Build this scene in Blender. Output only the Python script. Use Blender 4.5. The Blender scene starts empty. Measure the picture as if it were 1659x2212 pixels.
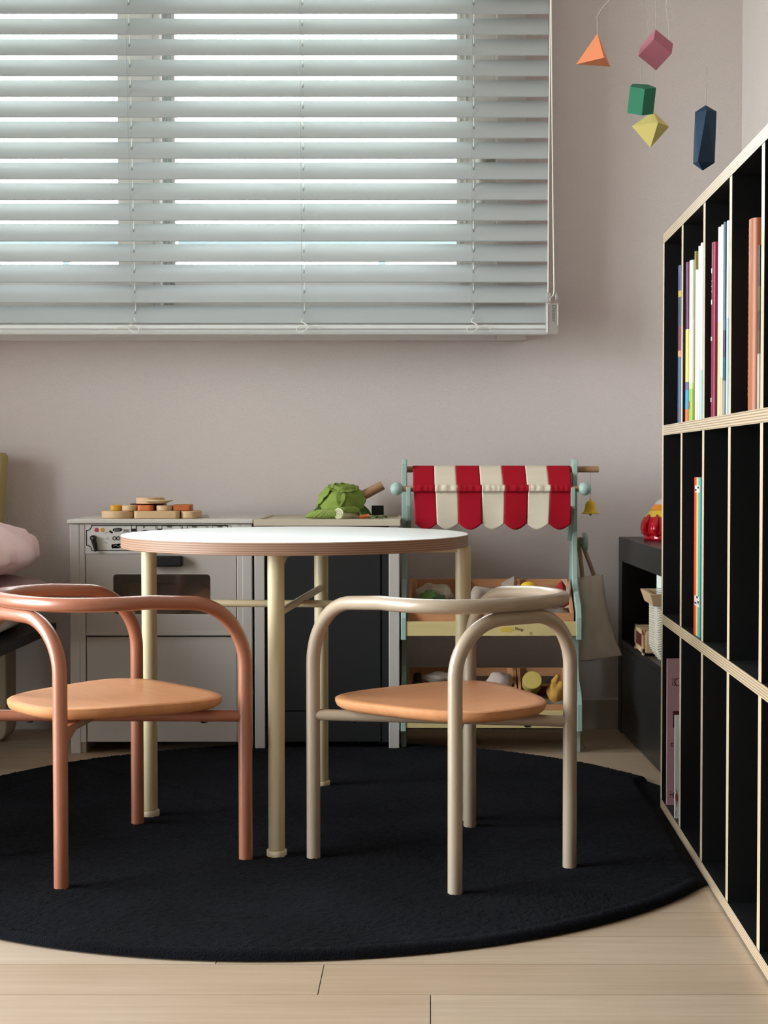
import bpy, bmesh, math, random
import numpy as np
from mathutils import Vector, Matrix, noise

random.seed(7)
PI = math.pi
C = bpy.context.scene.collection

# ------------------------------------------------------------------ camera
H = 0.617          # lens height above the floor
F = 3324.0         # focal length in pixels of a 1659 x 2212 frame
CX, CY = 930.0, 1106.0
PITCH = math.atan(106.0 / F)
cam_d = bpy.data.cameras.new('camera')
cam = bpy.data.objects.new('camera', cam_d)
C.objects.link(cam)
cam.location = (0, 0, H)
cam.rotation_euler = (PI / 2 - PITCH, 0, 0)
cam_d.sensor_fit = 'VERTICAL'
cam_d.sensor_height = 36.0
cam_d.lens = F / 2212.0 * 36.0
cam_d.shift_x = -(CX - 829.5) / 2212.0
cam_d.shift_y = 0.0
cam_d.clip_start = 0.05
cam_d.clip_end = 200
bpy.context.scene.camera = cam

# ------------------------------------------------------------------ world, light, exposure
w = bpy.data.worlds.new('overcast_sky')
bpy.context.scene.world = w
w.use_nodes = True
nt = w.node_tree
nt.nodes.clear()
wo = nt.nodes.new('ShaderNodeOutputWorld')
wb = nt.nodes.new('ShaderNodeBackground')
wb.inputs['Strength'].default_value = 13.0
tc = nt.nodes.new('ShaderNodeTexCoord')
sx = nt.nodes.new('ShaderNodeSeparateXYZ')
cr = nt.nodes.new('ShaderNodeValToRGB')
cr.color_ramp.elements[0].position = 0.44
cr.color_ramp.elements[0].color = (0.38, 0.40, 0.38, 1)
cr.color_ramp.elements[1].position = 0.56
cr.color_ramp.elements[1].color = (0.90, 0.95, 1.0, 1)
mm = nt.nodes.new('ShaderNodeMath'); mm.operation = 'MULTIPLY_ADD'
mm.inputs[1].default_value = 0.5; mm.inputs[2].default_value = 0.5
nt.links.new(tc.outputs['Generated'], sx.inputs[0])
nt.links.new(sx.outputs['Z'], mm.inputs[0])
nt.links.new(mm.outputs[0], cr.inputs[0])
nt.links.new(cr.outputs[0], wb.inputs['Color'])
nt.links.new(wb.outputs[0], wo.inputs[0])

vs = bpy.context.scene.view_settings
vs.view_transform = 'Standard'
vs.look = 'None'
vs.gamma = 1.0
vs.exposure = 0.88
vs.use_curve_mapping = False
bpy.context.scene.cycles.use_denoising = True
bpy.context.scene.cycles.max_bounces = 12
bpy.context.scene.cycles.diffuse_bounces = 6
bpy.context.scene.cycles.transparent_max_bounces = 16
bpy.context.scene.cycles.sample_clamp_indirect = 8

DY0, DY1 = 0.75, 2.70      # the balcony door's opening along the left wall
def area(name, loc, rot, sx_, sy_, power, col, portal=False):
    d = bpy.data.lights.new(name, 'AREA')
    d.shape = 'RECTANGLE'; d.size = sx_; d.size_y = sy_
    d.energy = power; d.color = col
    if portal:
        d.cycles.is_portal = True
    o = bpy.data.objects.new(name, d)
    C.objects.link(o)
    o.location = loc; o.rotation_euler = rot
    return o

# daylight entering by the window behind the blind
area('window_portal', (-0.86, 3.70, 1.58), (-PI / 2, 0, 0), 2.1, 1.4, 1, (1, 1, 1), portal=True)
# the glazed balcony door in the left wall, beside the camera and beyond the frame
area('door_portal', (-2.42, DY0 / 2 + DY1 / 2, 1.05), (0, -PI / 2, 0), 2.0, DY1 - DY0, 1, (1, 1, 1), portal=True)

# ------------------------------------------------------------------ helpers
def at(px, py, Y):
    u = (px - CX) / F; v = -(py - CY) / F
    dy = math.cos(PITCH) + v * math.sin(PITCH)
    dz = -math.sin(PITCH) + v * math.cos(PITCH)
    t = Y / dy
    return Vector((u * t, Y, H + dz * t))

def on_z(px, py, z):
    u = (px - CX) / F; v = -(py - CY) / F
    dy = math.cos(PITCH) + v * math.sin(PITCH)
    dz = -math.sin(PITCH) + v * math.cos(PITCH)
    t = (z - H) / dz
    return Vector((u * t, dy * t, z))

def lin(c):
    if isinstance(c, str):
        c = c.lstrip('#'); c = [int(c[i:i + 2], 16) / 255 for i in (0, 2, 4)]
    return tuple((x / 12.92 if x <= 0.04045 else ((x + 0.055) / 1.055) ** 2.4) for x in c[:3]) + (1.0,)

MATS = {}
def mat(name, col, rough=0.5, spec=0.5, var=0.0, vscale=20, stretch=(1, 1, 1), bump=0.0, bscale=300,
        bstretch=(1, 1, 1), col2=None, sheen=0.0, coat=0.0, metal=0.0, trans=0.0, sss=0.0, bands=None, bdist=0.001):
    """procedural principled material; var mixes col towards col2 with noise; bands=(axis, period, colour)"""
    if name in MATS:
        return MATS[name]
    m = bpy.data.materials.new(name); m.use_nodes = True
    nt = m.node_tree; b = nt.nodes['Principled BSDF']
    base = lin(col)
    b.inputs['Base Color'].default_value = base
    b.inputs['Roughness'].default_value = rough
    b.inputs['Specular IOR Level'].default_value = spec
    b.inputs['Metallic'].default_value = metal
    b.inputs['Sheen Weight'].default_value = sheen
    b.inputs['Coat Weight'].default_value = coat
    b.inputs['Coat Roughness'].default_value = 0.22
    b.inputs['Transmission Weight'].default_value = trans
    tcn = nt.nodes.new('ShaderNodeTexCoord')
    out = None
    if var > 0:
        mp = nt.nodes.new('ShaderNodeMapping'); mp.inputs['Scale'].default_value = stretch
        nt.links.new(tcn.outputs['Object'], mp.inputs[0])
        n = nt.nodes.new('ShaderNodeTexNoise'); n.inputs['Scale'].default_value = vscale
        n.inputs['Detail'].default_value = 5; n.inputs['Roughness'].default_value = 0.6
        nt.links.new(mp.outputs[0], n.inputs['Vector'])
        mr = nt.nodes.new('ShaderNodeMapRange')
        mr.inputs['From Min'].default_value = 0.3; mr.inputs['From Max'].default_value = 0.7
        mr.inputs['To Min'].default_value = 0; mr.inputs['To Max'].default_value = var
        nt.links.new(n.outputs['Fac'], mr.inputs['Value'])
        mx = nt.nodes.new('ShaderNodeMix'); mx.data_type = 'RGBA'
        mx.inputs['A'].default_value = base
        mx.inputs['B'].default_value = lin(col2) if col2 else tuple(x * 0.6 for x in base[:3]) + (1,)
        nt.links.new(mr.outputs[0], mx.inputs['Factor'])
        out = mx.outputs['Result']
    if bands:
        ax, per, c2 = bands
        sp = nt.nodes.new('ShaderNodeSeparateXYZ')
        nt.links.new(tcn.outputs['Object'], sp.inputs[0])
        m1 = nt.nodes.new('ShaderNodeMath'); m1.operation = 'MULTIPLY'; m1.inputs[1].default_value = 2 * PI / per
        nt.links.new(sp.outputs['XYZ'.index(ax)], m1.inputs[0])
        m2 = nt.nodes.new('ShaderNodeMath'); m2.operation = 'SINE'
        nt.links.new(m1.outputs[0], m2.inputs[0])
        m3 = nt.nodes.new('ShaderNodeMapRange')
        m3.inputs['From Min'].default_value = -0.3; m3.inputs['From Max'].default_value = 0.8
        nt.links.new(m2.outputs[0], m3.inputs['Value'])
        mx2 = nt.nodes.new('ShaderNodeMix'); mx2.data_type = 'RGBA'
        if out: nt.links.new(out, mx2.inputs['A'])
        else: mx2.inputs['A'].default_value = base
        mx2.inputs['B'].default_value = lin(c2)
        nt.links.new(m3.outputs[0], mx2.inputs['Factor'])
        out = mx2.outputs['Result']
    if out:
        nt.links.new(out, b.inputs['Base Color'])
    if bump > 0:
        mp2 = nt.nodes.new('ShaderNodeMapping'); mp2.inputs['Scale'].default_value = bstretch
        nt.links.new(tcn.outputs['Object'], mp2.inputs[0])
        n2 = nt.nodes.new('ShaderNodeTexNoise'); n2.inputs['Scale'].default_value = bscale
        n2.inputs['Detail'].default_value = 3
        nt.links.new(mp2.outputs[0], n2.inputs['Vector'])
        bp = nt.nodes.new('ShaderNodeBump'); bp.inputs['Strength'].default_value = bump
        bp.inputs['Distance'].default_value = bdist
        nt.links.new(n2.outputs['Fac'], bp.inputs['Height'])
        nt.links.new(bp.outputs[0], b.inputs['Normal'])
    MATS[name] = m
    return m

def flat(col, rough=0.5, spec=0.4):
    return mat('print_' + col.lstrip('#') + '_%d' % (rough * 100), col, rough, spec)

def glass_mat(name, tint=(1, 1, 1), gloss=0.08, rough=0.02):
    if name in MATS: return MATS[name]
    m = bpy.data.materials.new(name); m.use_nodes = True
    nt = m.node_tree; nt.nodes.clear()
    o = nt.nodes.new('ShaderNodeOutputMaterial')
    t = nt.nodes.new('ShaderNodeBsdfTransparent'); t.inputs[0].default_value = tint + (1,)
    g = nt.nodes.new('ShaderNodeBsdfGlossy'); g.inputs['Roughness'].default_value = rough
    fr = nt.nodes.new('ShaderNodeFresnel'); fr.inputs[0].default_value = 1.45
    ad = nt.nodes.new('ShaderNodeMath'); ad.operation = 'MAXIMUM'; ad.inputs[1].default_value = gloss
    mx = nt.nodes.new('ShaderNodeMixShader')
    nt.links.new(fr.outputs[0], ad.inputs[0]); nt.links.new(ad.outputs[0], mx.inputs[0])
    nt.links.new(t.outputs[0], mx.inputs[1]); nt.links.new(g.outputs[0], mx.inputs[2])
    nt.links.new(mx.outputs[0], o.inputs[0])
    MATS[name] = m
    return m

class MB:
    """collects geometry; M is applied to everything added"""
    def __init__(s, M=None):
        s.v = []; s.f = []; s.m = []; s.M = M or Matrix()
    def add(s, vs_, fs, mi=0):
        o = len(s.v)
        s.v += [tuple(s.M @ Vector(p)) for p in vs_]
        s.f += [tuple(i + o for i in f) for f in fs]
        s.m += (list(mi) if isinstance(mi, (list, tuple)) else [mi] * len(fs))
        return s
    def box(s, x0, x1, y0, y1, z0, z1, mi=0):
        # face order: bottom, top, front(-y), back(+y), left(-x), right(+x)
        return s.add([(x0, y0, z0), (x1, y0, z0), (x1, y1, z0), (x0, y1, z0), (x0, y0, z1), (x1, y0, z1), (x1, y1, z1), (x0, y1, z1)],
                     [(0, 3, 2, 1), (4, 5, 6, 7), (0, 1, 5, 4), (2, 3, 7, 6), (0, 4, 7, 3), (1, 2, 6, 5)], mi)
    def prism(s, poly, a, b, axis='z', mi=0, taper=1.0):
        n = len(poly)
        def P(p, h):
            return {'z': (p[0], p[1], h), 'y': (p[0], h, p[1]), 'x': (h, p[0], p[1])}[axis]
        cx = sum(p[0] for p in poly) / n; cy = sum(p[1] for p in poly) / n
        top = [(cx + (p[0] - cx) * taper, cy + (p[1] - cy) * taper) for p in poly]
        v = [P(p, a) for p in poly] + [P(p, b) for p in top]
        f = [tuple(range(n - 1, -1, -1)), tuple(range(n, 2 * n))] + [(i, (i + 1) % n, n + (i + 1) % n, n + i) for i in range(n)]
        return s.add(v, f, mi)
    def tube(s, path, r, n=16, cap=True, mi=0, flatten=1.0):
        P = [Vector(p) for p in path]
        rs = r if isinstance(r, (list, tuple)) else [r] * len(P)
        T = []
        for i in range(len(P)):
            a = P[max(0, i - 1)]; b = P[min(len(P) - 1, i + 1)]
            T.append((b - a).normalized())
        up = Vector((0, 0, 1)) if abs(T[0].z) < 0.9 else Vector((1, 0, 0))
        N = (up - T[0] * up.dot(T[0])).normalized()
        v = []; f = []
        for i, p in enumerate(P):
            N = (N - T[i] * N.dot(T[i])).normalized()
            B = T[i].cross(N)
            for k in range(n):
                a = 2 * PI * k / n
                v.append(p + (N * math.cos(a) + B * math.sin(a) * flatten) * rs[i])
        for i in range(len(P) - 1):
            for k in range(n):
                k2 = (k + 1) % n
                f.append((i * n + k, i * n + k2, (i + 1) * n + k2, (i + 1) * n + k))
        if cap:
            f.append(tuple(range(n - 1, -1, -1)))
            f.append(tuple(range((len(P) - 1) * n, len(P) * n)))
        return s.add(v, f, mi)
    def lathe(s, prof, n=32, c=(0, 0, 0), axis='z', mi=0, close=True):
        v = []; f = []
        for r, h in prof:
            for k in range(n):
                a = 2 * PI * k / n
                x, y = r * math.cos(a), r * math.sin(a)
                p = {'z': (x, y, h), 'x': (h, x, y), 'y': (x, h, y)}[axis]
                v.append((p[0] + c[0], p[1] + c[1], p[2] + c[2]))
        for i in range(len(prof) - 1):
            for k in range(n):
                k2 = (k + 1) % n
                f.append((i * n + k, i * n + k2, (i + 1) * n + k2, (i + 1) * n + k))
        if close:
            f.append(tuple(range(n - 1, -1, -1)))
            f.append(tuple(range((len(prof) - 1) * n, len(prof) * n)))
        return s.add(v, f, mi)
    def grid(s, fn, nu, nv, mi=0, wrap_u=False):
        v = [fn(i / (nu if wrap_u else nu - 1), j / (nv - 1)) for j in range(nv) for i in range(nu)]
        f = []
        m_ = []
        for j in range(nv - 1):
            for i in range(nu if wrap_u else nu - 1):
                i2 = (i + 1) % nu
                f.append((j * nu + i, j * nu + i2, (j + 1) * nu + i2, (j + 1) * nu + i))
                m_.append(mi(i / nu, j / nv) if callable(mi) else mi)
        return s.add(v, f, m_)
    def sphere(s, c, r, n=24, mi=0, sq=(1, 1, 1)):
        return s.grid(lambda u, v: (c[0] + r * sq[0] * math.sin(PI * v) * math.cos(2 * PI * u),
                                    c[1] + r * sq[1] * math.sin(PI * v) * math.sin(2 * PI * u),
                                    c[2] + r * sq[2] * math.cos(PI * v)), n, n // 2 + 1, mi, wrap_u=True)

def mesh_obj(name, b, mats, parent=None, smooth=35, bevel=0, seg=2, solid=0):
    me = bpy.data.meshes.new(name)
    off = Vector((0, 0, 0))
    if parent is not None and not parent.get('_local'):
        p = parent
        off = Vector(p.get('_org', (0, 0, 0)))
    me.from_pydata([tuple(Vector(v) - off) for v in b.v], [], b.f)
    if not isinstance(mats, (list, tuple)): mats = [mats]
    for m in mats: me.materials.append(m)
    me.polygons.foreach_set('material_index', b.m)
    bm = bmesh.new(); bm.from_mesh(me)
    bmesh.ops.remove_doubles(bm, verts=bm.verts, dist=1e-6)
    bmesh.ops.recalc_face_normals(bm, faces=bm.faces)
    bm.to_mesh(me); bm.free()
    if smooth:
        me.polygons.foreach_set('use_smooth', [True] * len(me.polygons))
        me.set_sharp_from_angle(angle=math.radians(smooth))
    me.update()
    o = bpy.data.objects.new(name, me); C.objects.link(o)
    if parent is not None:
        o.parent = parent
        if parent.get('_local'): o['_local'] = 1
        elif '_org' in parent: o['_org'] = parent['_org']
    if solid:
        md = o.modifiers.new('solid', 'SOLIDIFY'); md.thickness = solid; md.offset = 0
    if bevel:
        md = o.modifiers.new('bevel', 'BEVEL'); md.width = bevel; md.segments = seg
        md.limit_method = 'ANGLE'; md.angle_limit = math.radians(50)
    return o

def tag(o, label, cat, group=None, kind=None):
    if label: o['label'] = label
    if cat: o['category'] = cat
    if group: o['group'] = group
    if kind: o['kind'] = kind
    return o

def thing(name, label, cat, loc=(0, 0, 0), rz=0.0, group=None, local=False):
    """an Empty at the base of a thing; its parts are given in world units unless local"""
    o = bpy.data.objects.new(name, None); C.objects.link(o)
    o.empty_display_size = 0.05
    o.location = loc; o.rotation_euler = (0, 0, rz)
    if local: o['_local'] = 1
    else: o['_org'] = tuple(loc)
    return tag(o, label, cat, group)

def solo(name, b, mats, label, cat, group=None, **k):
    """a thing that is one mesh; its origin goes to the base of its bounding box"""
    xs = [v[0] for v in b.v]; ys = [v[1] for v in b.v]; zs = [v[2] for v in b.v]
    c = Vector(((min(xs) + max(xs)) / 2, (min(ys) + max(ys)) / 2, min(zs)))
    b.v = [tuple(Vector(v) - c) for v in b.v]
    o = mesh_obj(name, b, mats, **k)
    o.location = c; o['_org'] = tuple(c)
    return tag(o, label, cat, group)

def struct(name, b, mats, **k):
    o = mesh_obj(name, b, mats, **k)
    if o.parent is None: o['kind'] = 'structure'
    return o

def text(name, body, size, loc, rot, m, parent, ext=0.0002, align='CENTER'):
    cu = bpy.data.curves.new(name, 'FONT'); cu.body = body; cu.size = size
    cu.align_x = align; cu.align_y = 'CENTER'; cu.extrude = ext
    cu.materials.append(m)
    tmp = bpy.data.objects.new(name + '_curve', cu); C.objects.link(tmp)
    me = bpy.data.meshes.new_from_object(tmp)
    bpy.data.objects.remove(tmp); me.name = name
    o = bpy.data.objects.new(name, me); C.objects.link(o)
    o.parent = parent
    if parent.get('_local'): o.location = loc
    else: o.location = Vector(loc) - Vector(parent.get('_org', (0, 0, 0)))
    o.rotation_euler = rot
    return o

def fillet(pts, rad, n=8, lim=0.49):
    """round the corners of a polyline (3-D)"""
    P = [Vector(p) for p in pts]; out = [P[0]]
    for i in range(1, len(P) - 1):
        r = rad[i - 1] if isinstance(rad, (list, tuple)) else rad
        a = (P[i - 1] - P[i]); b = (P[i + 1] - P[i])
        la, lb = a.length, b.length; a.normalize(); b.normalize()
        t = min(r, la * lim, lb * lim)
        p0 = P[i] + a * t; p2 = P[i] + b * t
        for k in range(n + 1):
            s = k / n
            # circular-like blend (rational quadratic)
            ang = a.angle(b); wgt = math.sin(ang / 2)
            den = (1 - s) ** 2 + 2 * s * (1 - s) * wgt + s * s
            out.append((p0 * (1 - s) ** 2 + P[i] * 2 * s * (1 - s) * wgt + p2 * s * s) / den)
    out.append(P[-1])
    return out

def strip_line(b, pts, w_, y, th=0.0004, closed=False, mi=0):
    """a printed line of width w_ in the x-z plane at depth y"""
    n = len(pts)
    segs = range(n if closed else n - 1)
    for i in segs:
        p = Vector(pts[i]); q = Vector(pts[(i + 1) % n])
        d = (q - p).normalized(); nn = Vector((-d.y, d.x)) * w_ / 2
        p = p - d * w_ * 0.4; q = q + d * w_ * 0.4
        b.prism([tuple(p + nn), tuple(q + nn), tuple(q - nn), tuple(p - nn)], y - th, y, 'y', mi)

def disc(cx, cy, r, n=20, sx_=1, sy_=1, rot=0):
    c, s_ = math.cos(rot), math.sin(rot)
    o = []
    for k in range(n):
        a = 2 * PI * k / n; x = r * sx_ * math.cos(a); y = r * sy_ * math.sin(a)
        o.append((cx + x * c - y * s_, cy + x * s_ + y * c))
    return o

# ------------------------------------------------------------------ materials
M_wall = mat('woven_wallpaper', '#cec2be', 0.85, 0.2, var=0.10, vscale=3, col2='#c0b5b0', bump=0.75, bscale=300, bstretch=(1, 1, 2.2), bdist=0.0018)
M_ceil = mat('ceiling_paint', '#dedad4', 0.9, 0.2)
M_base = mat('baseboard_paint', '#b5aba3', 0.5, 0.3)
M_upvc = mat('window_plastic', '#c2b7b2', 0.4, 0.4)
M_upvc2 = mat('window_track_aluminium', '#8f989c', 0.4, 0.5)
M_slat = mat('blind_slat_white', '#b1b4b4', 0.42, 0.45, var=0.2, vscale=6, stretch=(0.6, 8, 8), col2='#a9acad', bump=0.05, bscale=60, bstretch=(0.3, 6, 6))
M_cord = mat('white_cord', '#e8e6de', 0.8, 0.2)
M_cordsh = mat('ladder_string', '#a9aba6', 0.8, 0.2)
M_clear = mat('clear_plastic', '#f2f0ee', 0.08, 0.5, trans=0.85)
M_plank = mat('oak_laminate', '#c4ae97', 0.42, 0.4, var=0.75, vscale=9, stretch=(0.5, 9, 9), col2='#ab927a', bump=0.08, bscale=60, bstretch=(1, 12, 12))
M_plank2 = mat('oak_laminate_light', '#cab5a0', 0.42, 0.4, var=0.75, vscale=8, stretch=(0.5, 8, 8), col2='#b39b83', bump=0.08, bscale=60, bstretch=(1, 12, 12))
M_plank3 = mat('oak_laminate_warm', '#bda68e', 0.42, 0.4, var=0.75, vscale=8, stretch=(0.4, 10, 10), col2='#a88e75', bump=0.08, bscale=60, bstretch=(1, 12, 12))
M_sub = mat('subfloor_joint', '#6b5a4a', 0.9, 0.1)
M_rug = mat('charcoal_rug_pile', '#09090d', 0.95, 0.04, var=0.9, vscale=4, col2='#18181f', sheen=0.02, bump=0.9, bscale=520, bdist=0.004)
M_terra = mat('terracotta_lacquer', '#ac6b50', 0.40, 0.5, var=0.1, vscale=8, coat=0.6)
M_beige = mat('beige_lacquer', '#b39f8a', 0.36, 0.5, var=0.1, vscale=8, coat=0.6)
M_seat = mat('beech_seat', '#dd9c6c', 0.40, 0.4, var=0.6, vscale=10, stretch=(1, 9, 4), col2='#cc875a', bump=0.04, bscale=50, bstretch=(1, 9, 4))
M_cream = mat('cream_lacquer', '#d0bf9a', 0.36, 0.45)
M_lam = mat('white_laminate', '#f4f6f4', 0.35, 0.5)
M_plytable = mat('table_plywood_edge', '#a88570', 0.5, 0.35, var=0.5, vscale=6, stretch=(2, 2, 60), col2='#977560', bands=('Z', 0.0036, '#83634f'))
M_screw = mat('bright_steel', '#bdbdbd', 0.25, 0.5, metal=1)
M_plyedge = mat('plywood_edge', '#cfbb9f', 0.24, 0.9, var=0.3, vscale=12, stretch=(2, 2, 40), col2='#b79f80', bands=('Z', 0.0036, '#9b8267'))
M_plyv = mat('plywood_upright_edge', '#d6c1a4', 0.22, 0.9, var=0.2, vscale=12, col2='#b9a083')
M_blacklam = mat('black_laminate', '#131314', 0.42, 0.35)
M_lowblk = mat('black_ash_unit', '#1d1d1d', 0.36, 0.4, var=0.3, vscale=10, stretch=(6, 1, 1), col2='#252423')
M_grey = mat('greige_kitchen_paint', '#b3aaa3', 0.5, 0.35)
M_grey2 = mat('greige_stile_paint', '#b9b1ab', 0.5, 0.35)
M_toptrim = mat('counter_white', '#c9c2b8', 0.4, 0.4)
M_beigec = mat('counter_beige', '#c4b69f', 0.45, 0.4)
M_panelw = mat('control_panel_print', '#cfc9c4', 0.5, 0.3)
M_ink = mat('black_ink', '#1a1a1b', 0.5, 0.3)
M_inkbr = mat('maroon_ink', '#5a2a30', 0.6, 0.2)
M_black = mat('black_handle', '#161618', 0.45, 0.4)
M_blackdoor = mat('blackboard_door', '#1c1c1d', 0.6, 0.3, var=0.3, vscale=30, col2='#232322')
M_mint = mat('mint_lacquer', '#9db4aa', 0.4, 0.4)
M_dowel = mat('beech_dowel', '#a9825f', 0.5, 0.3, var=0.4, vscale=8, stretch=(1, 8, 8))
M_crate = mat('crate_wood', '#c58d64', 0.6, 0.3, var=0.6, vscale=12, stretch=(1, 6, 6), col2='#a8714b')
M_lip = mat('birch_lip', '#d3bd85', 0.5, 0.3, var=0.2, vscale=10, stretch=(1, 8, 8))
M_red = mat('red_cotton', '#a01525', 0.9, 0.1, bump=0.5, bscale=900, bdist=0.0006)
M_ecru = mat('ecru_cotton', '#d6c8b4', 0.9, 0.1, bump=0.5, bscale=900, bdist=0.0006)
M_linen = mat('linen_bag_cloth', '#f3e8db', 0.95, 0.1, var=0.4, vscale=14, col2='#e4d7c8', bump=0.6, bscale=700, bdist=0.001)
M_yell = mat('yellow_enamel', '#dcb51c', 0.35, 0.5)
M_pale = mat('pale_beech', '#cfae88', 0.5, 0.3, var=0.5, vscale=10, stretch=(1, 8, 8), col2='#bb976e')
M_green = mat('lettuce_felt', '#84964a', 0.95, 0.1, var=0.4, vscale=25, col2='#70833a', bump=0.6, bscale=350, bdist=0.0015)
M_greend = mat('dark_green_felt', '#41592c', 0.95, 0.1, var=0.4, vscale=25, bump=0.5, bscale=350, bdist=0.001)
M_felt = mat('cream_felt', '#cfcba6', 0.95, 0.1, bump=0.5, bscale=350)
M_pink = mat('pink_cotton_bedding', '#fbdcdc', 0.75, 0.25, var=0.25, vscale=9, col2='#f2caca', sheen=0.2)
M_pinkd = mat('dusty_pink_cotton', '#c3a5a4', 0.85, 0.2)
M_sheet = mat('white_cotton_sheet', '#e4d8cd', 0.85, 0.2)
M_bedtop = mat('black_ply_platform', '#242424', 0.45, 0.4, bands=('Z', 0.007, '#2d2a26'))
M_bedleg = mat('oatmeal_leg', '#a5967f', 0.7, 0.3)
M_canvas = mat('khaki_canvas', '#b0a072', 0.95, 0.1, bump=0.5, bscale=500)
M_glass = glass_mat('window_glass', (0.97, 0.99, 0.98))
M_ovenglass = glass_mat('oven_window_film', (0.80, 0.78, 0.76), gloss=0.10, rough=0.08)
M_dark = mat('cabinet_inside', '#7a736c', 0.8, 0.2)

# ------------------------------------------------------------------ the room
WY = 3.56            # face of the window wall
XR, XL, YB, ZC = 0.715, -2.30, -1.60, 2.42
# window opening
wr = at(1120, 600, 3.53).x; wz0 = at(600, 722, 3.53).z; WL, WT = -1.92, 2.24
b = MB()
b.box(XL, WL, WY, WY + 0.20, 0, ZC); b.box(wr, XR + 0.1, WY, WY + 0.20, 0, ZC)
b.box(WL, wr, WY, WY + 0.20, 0, wz0); b.box(WL, wr, WY, WY + 0.20, WT, ZC)
struct('wall_back', b, M_wall, smooth=0)
b = MB(); b.box(XR, XR + 0.1, YB, WY, 0, ZC); struct('wall_right', b, M_wall, smooth=0)
b = MB()
b.box(XL - 0.1, XL, YB, DY0, 0, ZC); b.box(XL - 0.1, XL, DY1, WY, 0, ZC)
b.box(XL - 0.1, XL, DY0, DY1, 2.05, ZC)
struct('wall_left', b, M_wall, smooth=0)
b = MB(); b.box(XL, XR, YB - 0.1, YB, 0, ZC); struct('wall_rear', b, M_wall, smooth=0)
b = MB(); b.box(XL - 0.1, XR + 0.1, YB - 0.1, WY + 0.2, ZC, ZC + 0.1); struct('ceiling', b, M_ceil, smooth=0)
b = MB(); b.box(XL - 0.1, XR + 0.1, YB - 0.1, WY + 0.2, -0.12, -0.008)
b.box(XL, XR, YB, 1.545, -0.008, 0, 1)
fl = struct('floor', b, [M_sub, M_plank], smooth=0)
b = MB(); b.box(XL, XR, WY - 0.010, WY, 0, 0.068); b.prism([(WY - 0.010, 0.068), (WY, 0.068), (WY, 0.073), (WY - 0.006, 0.073)], XL, XR, 'x')
struct('baseboard_back', b, M_base, smooth=0, bevel=0.001)
b = MB(); b.box(XR - 0.010, XR, YB, WY - 0.012, 0, 0.073); struct('baseboard_right', b, M_base, smooth=0)

# planks: rows run left-right
y = 1.767 - 0.1093 * 2; row = 0
joints = {2: 0.0, 3: -0.131 - 0.0, 4: -0.265}
L = 0.93
while y < WY - 0.001:
    y1 = min(y + 0.1093, WY)
    # row index relative to the row just behind y=1.767
    k = round((y - 1.767) / 0.1093)
    x0 = {-1: 0.0, 0: -0.131, 1: -0.265}.get(k, random.uniform(-0.5, 0.5))
    xs = [x0 + L * i for i in range(-4, 3)]
    xs = [max(XL, min(XR, x)) for x in xs] + [XR]
    xs = sorted(set([XL] + xs))
    for a, c in zip(xs[:-1], xs[1:]):
        if c - a < 0.02: continue
        b = MB(); g = 0.0006
        b.box(a + g, c - g, y + g, y1 - g, -0.008, 0.0)
        o = mesh_obj('plank', b, random.choice([M_plank, M_plank2, M_plank3]), parent=fl, smooth=0)
        # own grain offset: shift mesh against its origin
        dx, dy = random.uniform(-3, 3), random.uniform(-3, 3)
        for v in o.data.vertices: v.co.x -= dx; v.co.y -= dy
        o.location = (dx, dy, 0)
    y += 0.1093; row += 1

b = MB()
for z0, z1 in ((0, 0.06), (1.99, 2.05)): b.box(XL - 0.08, XL - 0.02, DY0, DY1, z0, z1)
for y0 in (DY0, (DY0 + DY1) / 2 - 0.03, DY1 - 0.06): b.box(XL - 0.08, XL - 0.02, y0, y0 + 0.06, 0.06, 1.99)
dr = struct('door_1', b, M_upvc, smooth=0)
b = MB(); b.box(XL - 0.055, XL - 0.05, DY0 + 0.06, DY1 - 0.06, 0.06, 1.99); mesh_obj('pane', b, M_glass, parent=dr, smooth=0)

# ------------------------------------------------------------------ window
win = bpy.data.objects.new('window_1', None); C.objects.link(win); win['kind'] = 'structure'; win['_org'] = (0, 0, 0)
def ring(b, x0, x1, z0, z1, w_, y0, y1, wb=None):
    wb = wb or w_
    b.box(x0, x0 + w_, y0, y1, z0, z1); b.box(x1 - w_, x1, y0, y1, z0, z1)
    b.box(x0 + w_, x1 - w_, y0, y1, z0, z0 + wb); b.box(x0 + w_, x1 - w_, y0, y1, z1 - w_, z1)
fx1 = at(1136, 500, 3.52).x; fz0 = at(600, 735, 3.52).z
fx0, fz1 = WL - 0.03, WT + 0.03
b = MB(); ring(b, fx0, fx1, fz0, fz1, 0.067, 3.515, 3.60)
mesh_obj('window_frame', b, M_upvc, parent=win, smooth=0, bevel=0.002)
b = MB(); ring(b, fx0 + 0.064, fx1 - 0.064, fz0 + 0.064, fz1 - 0.064, 0.006, 3.525, 3.60)
mesh_obj('frame_groove', b, M_toptrim, parent=win, smooth=0)
sx1 = fx1 - 0.070; sz0 = fz0 + 0.070; sz1 = fz1 - 0.070; sx0 = fx0 + 0.07
gx = at(987, 500, 3.56).x
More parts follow.
